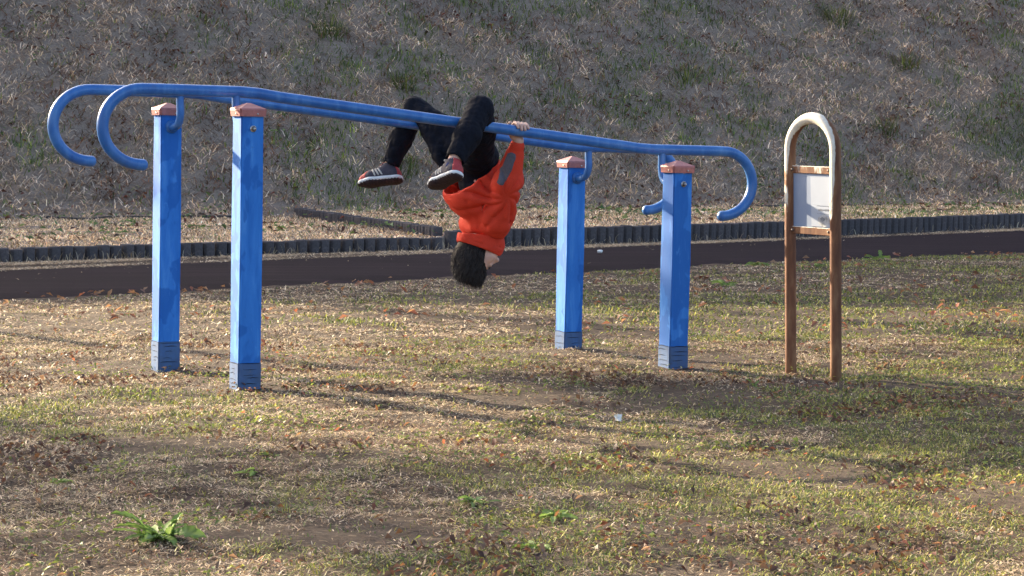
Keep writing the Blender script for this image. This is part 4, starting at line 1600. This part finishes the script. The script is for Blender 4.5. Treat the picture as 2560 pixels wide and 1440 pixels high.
# ---- shoes and socks
def shoe(ankle, fwd, up, label):
    fwd = unit(fwd)
    side = unit(np.cross(up, fwd))
    up = unit(np.cross(fwd, side))
    org = ankle - fwd * 0.050 - up * 0.088

    def P(f, s, h):
        return org + fwd * f + side * s + up * h
    lo_, hi_ = org + fwd * 0.1 + up * 0.05 - 0.17, org + fwd * 0.1 + up * 0.05 + 0.17
    ax = (fwd, side, up)

    def last(f, grow=0.0, h0=0.03):
        f.chain([P(0.030, 0, h0), P(0.085, 0.002, h0), P(0.145, 0.003, h0 - 0.002), P(0.175, 0.0, h0 - 0.004)],
                [0.031 + grow, 0.032 + grow, 0.036 + grow, 0.026 + grow], 0.012)
    up_f = Field(lo_, hi_, 0.0034)
    last(up_f, 0.0, 0.036)
    up_f.chain([P(0.042, 0, 0.045), P(0.050, 0, 0.084)], [0.034, 0.032], 0.02)
    up_f.chain([P(0.062, 0, 0.078), P(0.110, 0, 0.050)], [0.030, 0.030], 0.02)
    up_f.cone(P(0.050, 0, 0.080), P(0.052, 0, 0.125), 0.0275, 0.034, 0.004, op='cut')
    up_f.plane_cut(P(0, 0, 0.024), -up, 0.002)
    upper = obj("shoe", up_f.mesh("shoe", M['shoe_grey'], 1), person)
    upper["label"] = label

    def skin_patch(name, mat, shape, lift=0.0016):
        g = Field(lo_, hi_, 0.0034)
        g.v = up_f.v - lift
        r = Field(lo_, hi_, 0.0034, far=0.2)
        shape(r)
        g.v = np.maximum(g.v, r.v)
        return obj(name, g.mesh(name, mat, 0), upper)
    skin_patch("toe_cap", M['shoe_red'], lambda r: r.cone(P(0.215, 0, 0.02), P(0.168, 0, 0.05), 0.062, 0.034, 0.002))
    skin_patch("heel_counter", M['shoe_red'], lambda r: r.cone(P(-0.012, 0, 0.03), P(0.002, 0, 0.10), 0.040, 0.034, 0.002))
    skin_patch("tongue", M['shoe_red'], lambda r: r.cone(P(0.086, 0, 0.105), P(0.066, 0, 0.115), 0.024, 0.026, 0.002))
    for s in (-1, 1):
        for k in range(3):
            skin_patch("side_stripe", M['lace'], lambda r: r.cone(P(0.086 + 0.017 * k, 0.045 * s, 0.034), P(0.104 + 0.014 * k, 0.026 * s, 0.070), 0.0048, 0.0048, 0.001, (side, 4.0)), 0.0022)
    mid = Field(lo_, hi_, 0.0034)
    mid.chain([P(0.028, 0, 0.018), P(0.085, 0.002, 0.017), P(0.145, 0.003, 0.016), P(0.176, 0.0, 0.019)], [0.038, 0.0375, 0.042, 0.033], 0.012, (up, 0.55))
    mid.plane_cut(P(0, 0, 0.0275), up, 0.003)
    mid.plane_cut(P(0, 0, 0.0085), -up, 0.003)
    obj("midsole", mid.mesh("midsole", M['shoe_white'], 1), upper)
    out = Field(lo_, hi_, 0.0034)
    out.chain([P(0.028, 0, 0.010), P(0.085, 0.001, 0.011), P(0.145, 0.003, 0.009), P(0.180, 0.0, 0.015)], [0.037, 0.034, 0.041, 0.032], 0.012, (up, 0.42))
    out.plane_cut(P(0, 0, 0.0105), up, 0.002)
    ox, oy, oz = out.coords()
    ff = (ox - org[0]) * fwd[0] + (oy - org[1]) * fwd[1] + (oz - org[2]) * fwd[2]
    out.v += (0.0016 * np.sin(ff * 420)).astype(np.float32) * (np.abs(out.v) < 0.02)
    obj("outsole", out.mesh("outsole", M['shoe_sole'], 0), upper)
    for k in range(4):
        f0 = 0.088 + 0.013 * k
        hgt = 0.093 - 0.010 * k
        obj("lace", tube_mesh("lace", catmull([P(f0 - 0.004, -0.024, hgt - 0.012), P(f0, 0, hgt + 0.004), P(f0 + 0.004, 0.024, hgt - 0.012)], 5), 0.0028, M['lace'], 8), upper)
    bow = catmull([P(0.085, 0.0, 0.098), P(0.092, 0.016, 0.108), P(0.088, 0.026, 0.098), P(0.085, 0.0, 0.098), P(0.092, -0.016, 0.110), P(0.090, -0.026, 0.098), P(0.085, 0.0, 0.098)], 5)
    obj("lace_bow", tube_mesh("lace_bow", bow, 0.0026, M['lace'], 8), upper)
    return upper


shoe(J['an'] - Z * 0.004, (-0.60, 0.68, -0.30), (0.10, 0.45, 0.86), "near red and grey trainer, sole turned to the camera")
shoe(J['af'], (-0.985, 0.06, -0.14), (0.06, 0.42, 0.88), "far red and grey trainer with white midsole")
for s in 'nf':
    d = unit(J['k' + s] - J['a' + s])
    obj("sock", tube_mesh("sock", [J['a' + s] - d * 0.035, J['a' + s], J['a' + s] + d * 0.03, J['a' + s] + d * 0.06], [0.027, 0.030, 0.031, 0.032], M['sock'], 20), person)


# ================================================================== WEEDS
def weed_leaf(k):
    """toothed rosette leaf lying along +X, creased along its midrib"""
    r = np.random.default_rng(900 + k)
    n = 13
    vs_, cs_ = [], []
    for i in range(n):
        t = i / (n - 1)
        w = (0.018 + 0.135 * math.sin(math.pi * min(1, t * 1.02)) ** 0.7 * (0.35 + 0.8 * t)) * (0.72 if i % 2 else 1.12) * r.uniform(0.85, 1.15)
        if i == n - 1:
            w = 0.006
        z = 0.55 * t - 0.52 * t * t * (1 + 0.25 * k)
        for s in (-1, 0, 1):
            vs_.append((t + (0.03 * abs(s) if i % 2 else -0.02 * abs(s)), s * w, z + (0.055 if s else -0.02) + r.normal(0, 0.012)))
            g = 0.65 + 0.55 * r.random()
            cs_.append((0.15 * g, 0.26 * g, 0.045 * g) if s else (0.25 * g, 0.33 * g, 0.11 * g))
    return mesh_arrays("leaf", np.array(vs_), [grid_faces(n, 3)], M['leaf'], False, np.array(cs_))


LEAVES = [weed_leaf(k) for k in range(4)]


def weed(px, py, width_px, n, label, upright=0.25):
    p = on_lawn(px, py)
    z = float(lawn_height(np.array([p[0]]), np.array([p[1]]))[0])
    root = empty("weed", (p[0], p[1], z))
    tag(root, label, "weed")
    R = width_px / 2 * p[1] / F_PX
    for k in range(n):
        o = bpy.data.objects.new("leaf", random.choice(LEAVES))
        link(o, root)
        a = 2 * math.pi * (k + random.uniform(-0.35, 0.35)) / n
        s = R * random.choice((0.45, 0.6, 0.8, 0.95, 1.1)) * random.uniform(0.85, 1.1)
        o.scale = (s, s * random.uniform(0.9, 1.5), s * random.uniform(0.6, 1.1))
        o.rotation_euler = (random.gauss(0, 0.35), -upright * random.uniform(-0.3, 2.4), a)
        o.location = (random.gauss(0, R * 0.2), random.gauss(0, R * 0.2), 0.008)
    return root


weed(400, 1356, 185, 44, "large bright green leafy weed on the lawn at lower left", 0.34)
weed(1188, 1262, 95, 16, "flat green weed in sunlight below the middle of the lawn", 0.12)
weed(1342, 1366, 100, 16, "low bright green weed nearest the bottom edge, right of centre", 0.12)
weed(1395, 1302, 120, 12, "pale sprawling weed just above the low bright green one", 0.08)
weed(150, 1216, 85, 13, "small weed at the left edge above the big leafy one", 0.15)
weed(2190, 652, 70, 12, "dark green weed at the path edge right of the notice stand", 0.45)
weed(1885, 668, 70, 12, "flat dark weed beside the path left of the notice stand", 0.15)
weed(2050, 672, 60, 10, "dark weed at the path edge between the legs of the notice stand", 0.15)
weed(1885, 968, 70, 8, "green weed on the lawn between the short near post and the notice stand", 0.3)
weed(1815, 718, 70, 11, "dull green weed beside the short near post", 0.15)
weed(620, 1195, 80, 8, "small grey-green weed on shaded lawn below the tall near post", 0.12)


# dead leaf clumps
def leaf_clump(px, py, width_px, n, pal, label):
    p = on_lawn(px, py)
    R = width_px / 2 * p[1] / F_PX
    a = rng.random(n) * 6.28
    r = R * np.sqrt(rng.random(n))
    x, y = p[0] + r * np.cos(a), p[1] + r * np.sin(a) * 1.4
    P = np.stack([x, y, lawn_height(x, y) + 0.02 + rng.random(n) * R * 0.5 * (1 - r / R)], -1)
    c = pal[rng.integers(0, len(pal), n)] * (0.7 + 0.6 * rng.random(n))[:, None]
    v, t, c = leaf_bits(P, R * (0.25 + 0.25 * rng.random(n)), c, 0.6)
    o = obj("leaf_clump", mesh_arrays("leaf_clump", v, [t], M['leaf'], False, c))
    tag(o, label, "dead leaves")


leaf_clump(1745, 706, 50, 14, RED * 0.5, "dark curled dead leaves beside the short near post")
leaf_clump(918, 716, 46, 14, RED * 1.1, "orange dead leaves on the lawn edge left of the child's head")

# a scrap of paper and a pebble
p = on_lawn(1545, 1064)
bm = bmesh.new()
ring = []
for i in range(5):
    for j in range(4):
        ring.append(bm.verts.new((p[0] + (i - 2) * 0.006 + random.gauss(0, 0.002), p[1] + random.gauss(0, 0.006), float(lawn_height(p[0:1], p[1:2])[0]) + 0.02 + j * 0.008 + random.gauss(0, 0.002))))
for i in range(4):
    for j in range(3):
        bm.faces.new((ring[i * 4 + j], ring[i * 4 + 4 + j], ring[i * 4 + 5 + j], ring[i * 4 + j + 1]))
tag(bm_obj("paper_scrap", bm, M['paper']), "crumpled scrap of white paper lying on the lawn", "litter")
p = on_lawn(1500, 638)
bm = bmesh.new()
bmesh.ops.create_icosphere(bm, subdivisions=2, radius=0.022)
for v in bm.verts:
    v.co *= 1 + random.gauss(0, 0.10)
    v.co = Vector((v.co.x * 1.2 + p[0], v.co.y + p[1], v.co.z * 0.8 + lawn_z(p[0], p[1]) + 0.035))
tag(bm_obj("pebble", bm, M['paper']), "white pebble on the dark path", "pebble")


# tufts of green grass on the bank
def on_bank(px, py):
    d = ray(px, py)
    t = np.linspace(20, 50, 3000)
    P = CAM + d[None, :] * t[:, None]
    k = np.argmax(P[:, 2] < bank_z(P[:, 0], P[:, 1]))
    return P[k]


def tuft(px, py, size, n, label):
    p = on_bank(px, py)
    a = rng.random(n) * 6.28
    r = size * 0.45 * np.sqrt(rng.random(n))
    x, y = p[0] + r * np.cos(a), p[1] + r * np.sin(a)
    P = np.stack([x, y, bank_z(x, y)], -1)
    n = int(n * 0.7)
    a, r = a[:n], r[:n] * 1.5
    x, y = p[0] + r * np.cos(a), p[1] + r * np.sin(a)
    P = np.stack([x, y, bank_z(x, y)], -1)
    c = GREEN[rng.integers(0, 3, n)] * np.array([0.8, 0.74, 0.95]) * (0.6 + 0.6 * rng.random(n))[:, None]
    me = join_blades("grass_tuft", [blades("t", P, size * (0.5 + 0.7 * rng.random(n)), 0.009 + 0.006 * rng.random(n), 0.15 + 0.9 * rng.random(n), a + rng.normal(0, 0.5, n), c, None, 0.8)], M['blade'])
    o = obj("grass_tuft", me)
    tag(o, label, "grass tuft")


tuft(820, 85, 0.34, 130, "dark green grass tuft high on the bank, top left of centre")
tuft(2095, 50, 0.40, 150, "dark green grass tuft at the top of the bank above the notice stand")
tuft(2265, 165, 0.30, 110, "dark grass tuft on the upper bank right of the notice stand arch")
tuft(1005, 425, 0.32, 120, "green grass tuft on the bank just above the far trainer")
tuft(1010, 215, 0.30, 110, "dark green grass tuft on the bank above the far knee")
tuft(1715, 195, 0.28, 90, "small grass tuft on the bank above the short near post")
tuft(2215, 330, 0.30, 100, "grass tuft on the bank level with the notice stand arch")


# ================================================================== TREES left of the view that shade the lawn
def tree(loc, height, crown_r, n_leaf, leaf, label, seed, crown_lo=0.42):
    r = np.random.default_rng(seed)
    root = empty("tree", loc)
    tag(root, label, "tree", "trees left of the lawn")
    loc = np.array(loc, float)
    top = loc + np.array([r.normal(0, 0.25), r.normal(0, 0.25), height * 0.8])
    pts = catmull([loc - Z * 0.2, loc * 0.7 + top * 0.3 + np.array([r.normal(0, .1), r.normal(0, .1), 0]), top], 5)
    tm = tube_mesh("trunk", pts, list(np.linspace(0.13, 0.045, len(pts))), M['bark'], 9, False)
    trunk = obj("trunk", tm)
    trunk.parent = root
    trunk.matrix_parent_inverse = Matrix.Translation(-Vector(loc))
    P, cl = [], []
    for k in range(13):
        t = crown_lo + (1 - crown_lo) * (k + r.random()) / 13
        b = loc * (1 - t * 0.98) + top * t * 0.98
        b = loc + (top - loc) * t
        a = k * 2.4 + r.normal(0, 0.3)
        ln = crown_r * (0.55 + 0.5 * r.random()) * (1.05 - 0.45 * t)
        e = b + np.array([math.cos(a) * ln, math.sin(a) * ln, ln * (0.35 + 0.4 * r.random())])
        lm = tube_mesh("limb", catmull([b, (b + e) / 2 - Z * 0.05, e], 4), list(np.linspace(0.038, 0.010, 9)), M['bark'], 6, False)
        o = obj("limb", lm)
        o.parent = root
        o.matrix_parent_inverse = Matrix.Translation(-Vector(loc))
        m = n_leaf // 13
        tt_ = 0.25 + 0.8 * r.random(m)
        c = b + (e - b) * tt_[:, None] + r.normal(0, 0.16 * crown_r / 1.6, (m, 3))
        P.append(c)
    P = np.concatenate(P)
    n = len(P)
    ax = r.normal(0, 1, (n, 3))
    ax /= np.linalg.norm(ax, axis=1)[:, None]
    ay = np.cross(ax, r.normal(0, 1, (n, 3)))
    ay /= np.linalg.norm(ay, axis=1)[:, None]
    s = leaf * (0.6 + 0.8 * r.random(n))[:, None]
    v = np.stack([P - ax * s, P - ay * s * 0.5, P + ax * s, P + ay * s * 0.5], 1).reshape(-1, 3)
    b = np.arange(n) * 4
    q = np.stack([b, b + 1, b + 2, b + 3], -1)
    pal = np.array([(0.16, 0.13, 0.04), (0.10, 0.12, 0.035), (0.22, 0.11, 0.04)])
    c = np.repeat(pal[r.integers(0, 3, n)] * (0.7 + 0.6 * r.random(n))[:, None], 4, axis=0)
    cr = obj("crown", mesh_arrays("crown", v, [q], M['leaf'], False, c))
    cr.parent = root
    cr.matrix_parent_inverse = Matrix.Translation(-Vector(loc))
    return root


def tree_at(x, y, *a, **k):
    yk = float(line_y(KERB_ALL, x))
    z = float(bank_z(np.array([x]), np.array([y]))[0]) if y > yk else float(lawn_z(x, y))
    return tree((x, y, z), *a, **k)


tree_at(-9.7, 15.8, 5.2, 1.7, 2900, 0.055, "thin-leaved tree left of the near lawn, dappling it", 5, 0.58)
tree_at(-11.2, 16.9, 6.6, 1.7, 900, 0.055, "rounded thin-leaved tree standing farthest from the lawn edge", 9, 0.7)
tree_at(-8.1, 17.5, 6.6, 1.4, 4200, 0.055, "slender high-crowned tree left of the path", 6, 0.68)
tree_at(-15.2, 30.3, 6.6, 2.0, 2600, 0.07, "broad thin-leaved tree on the bank, left of the view", 7)
tree_at(-14.3, 27.9, 6.4, 2.2, 600, 0.06, "nearly bare tree low on the bank, left of the view", 8)
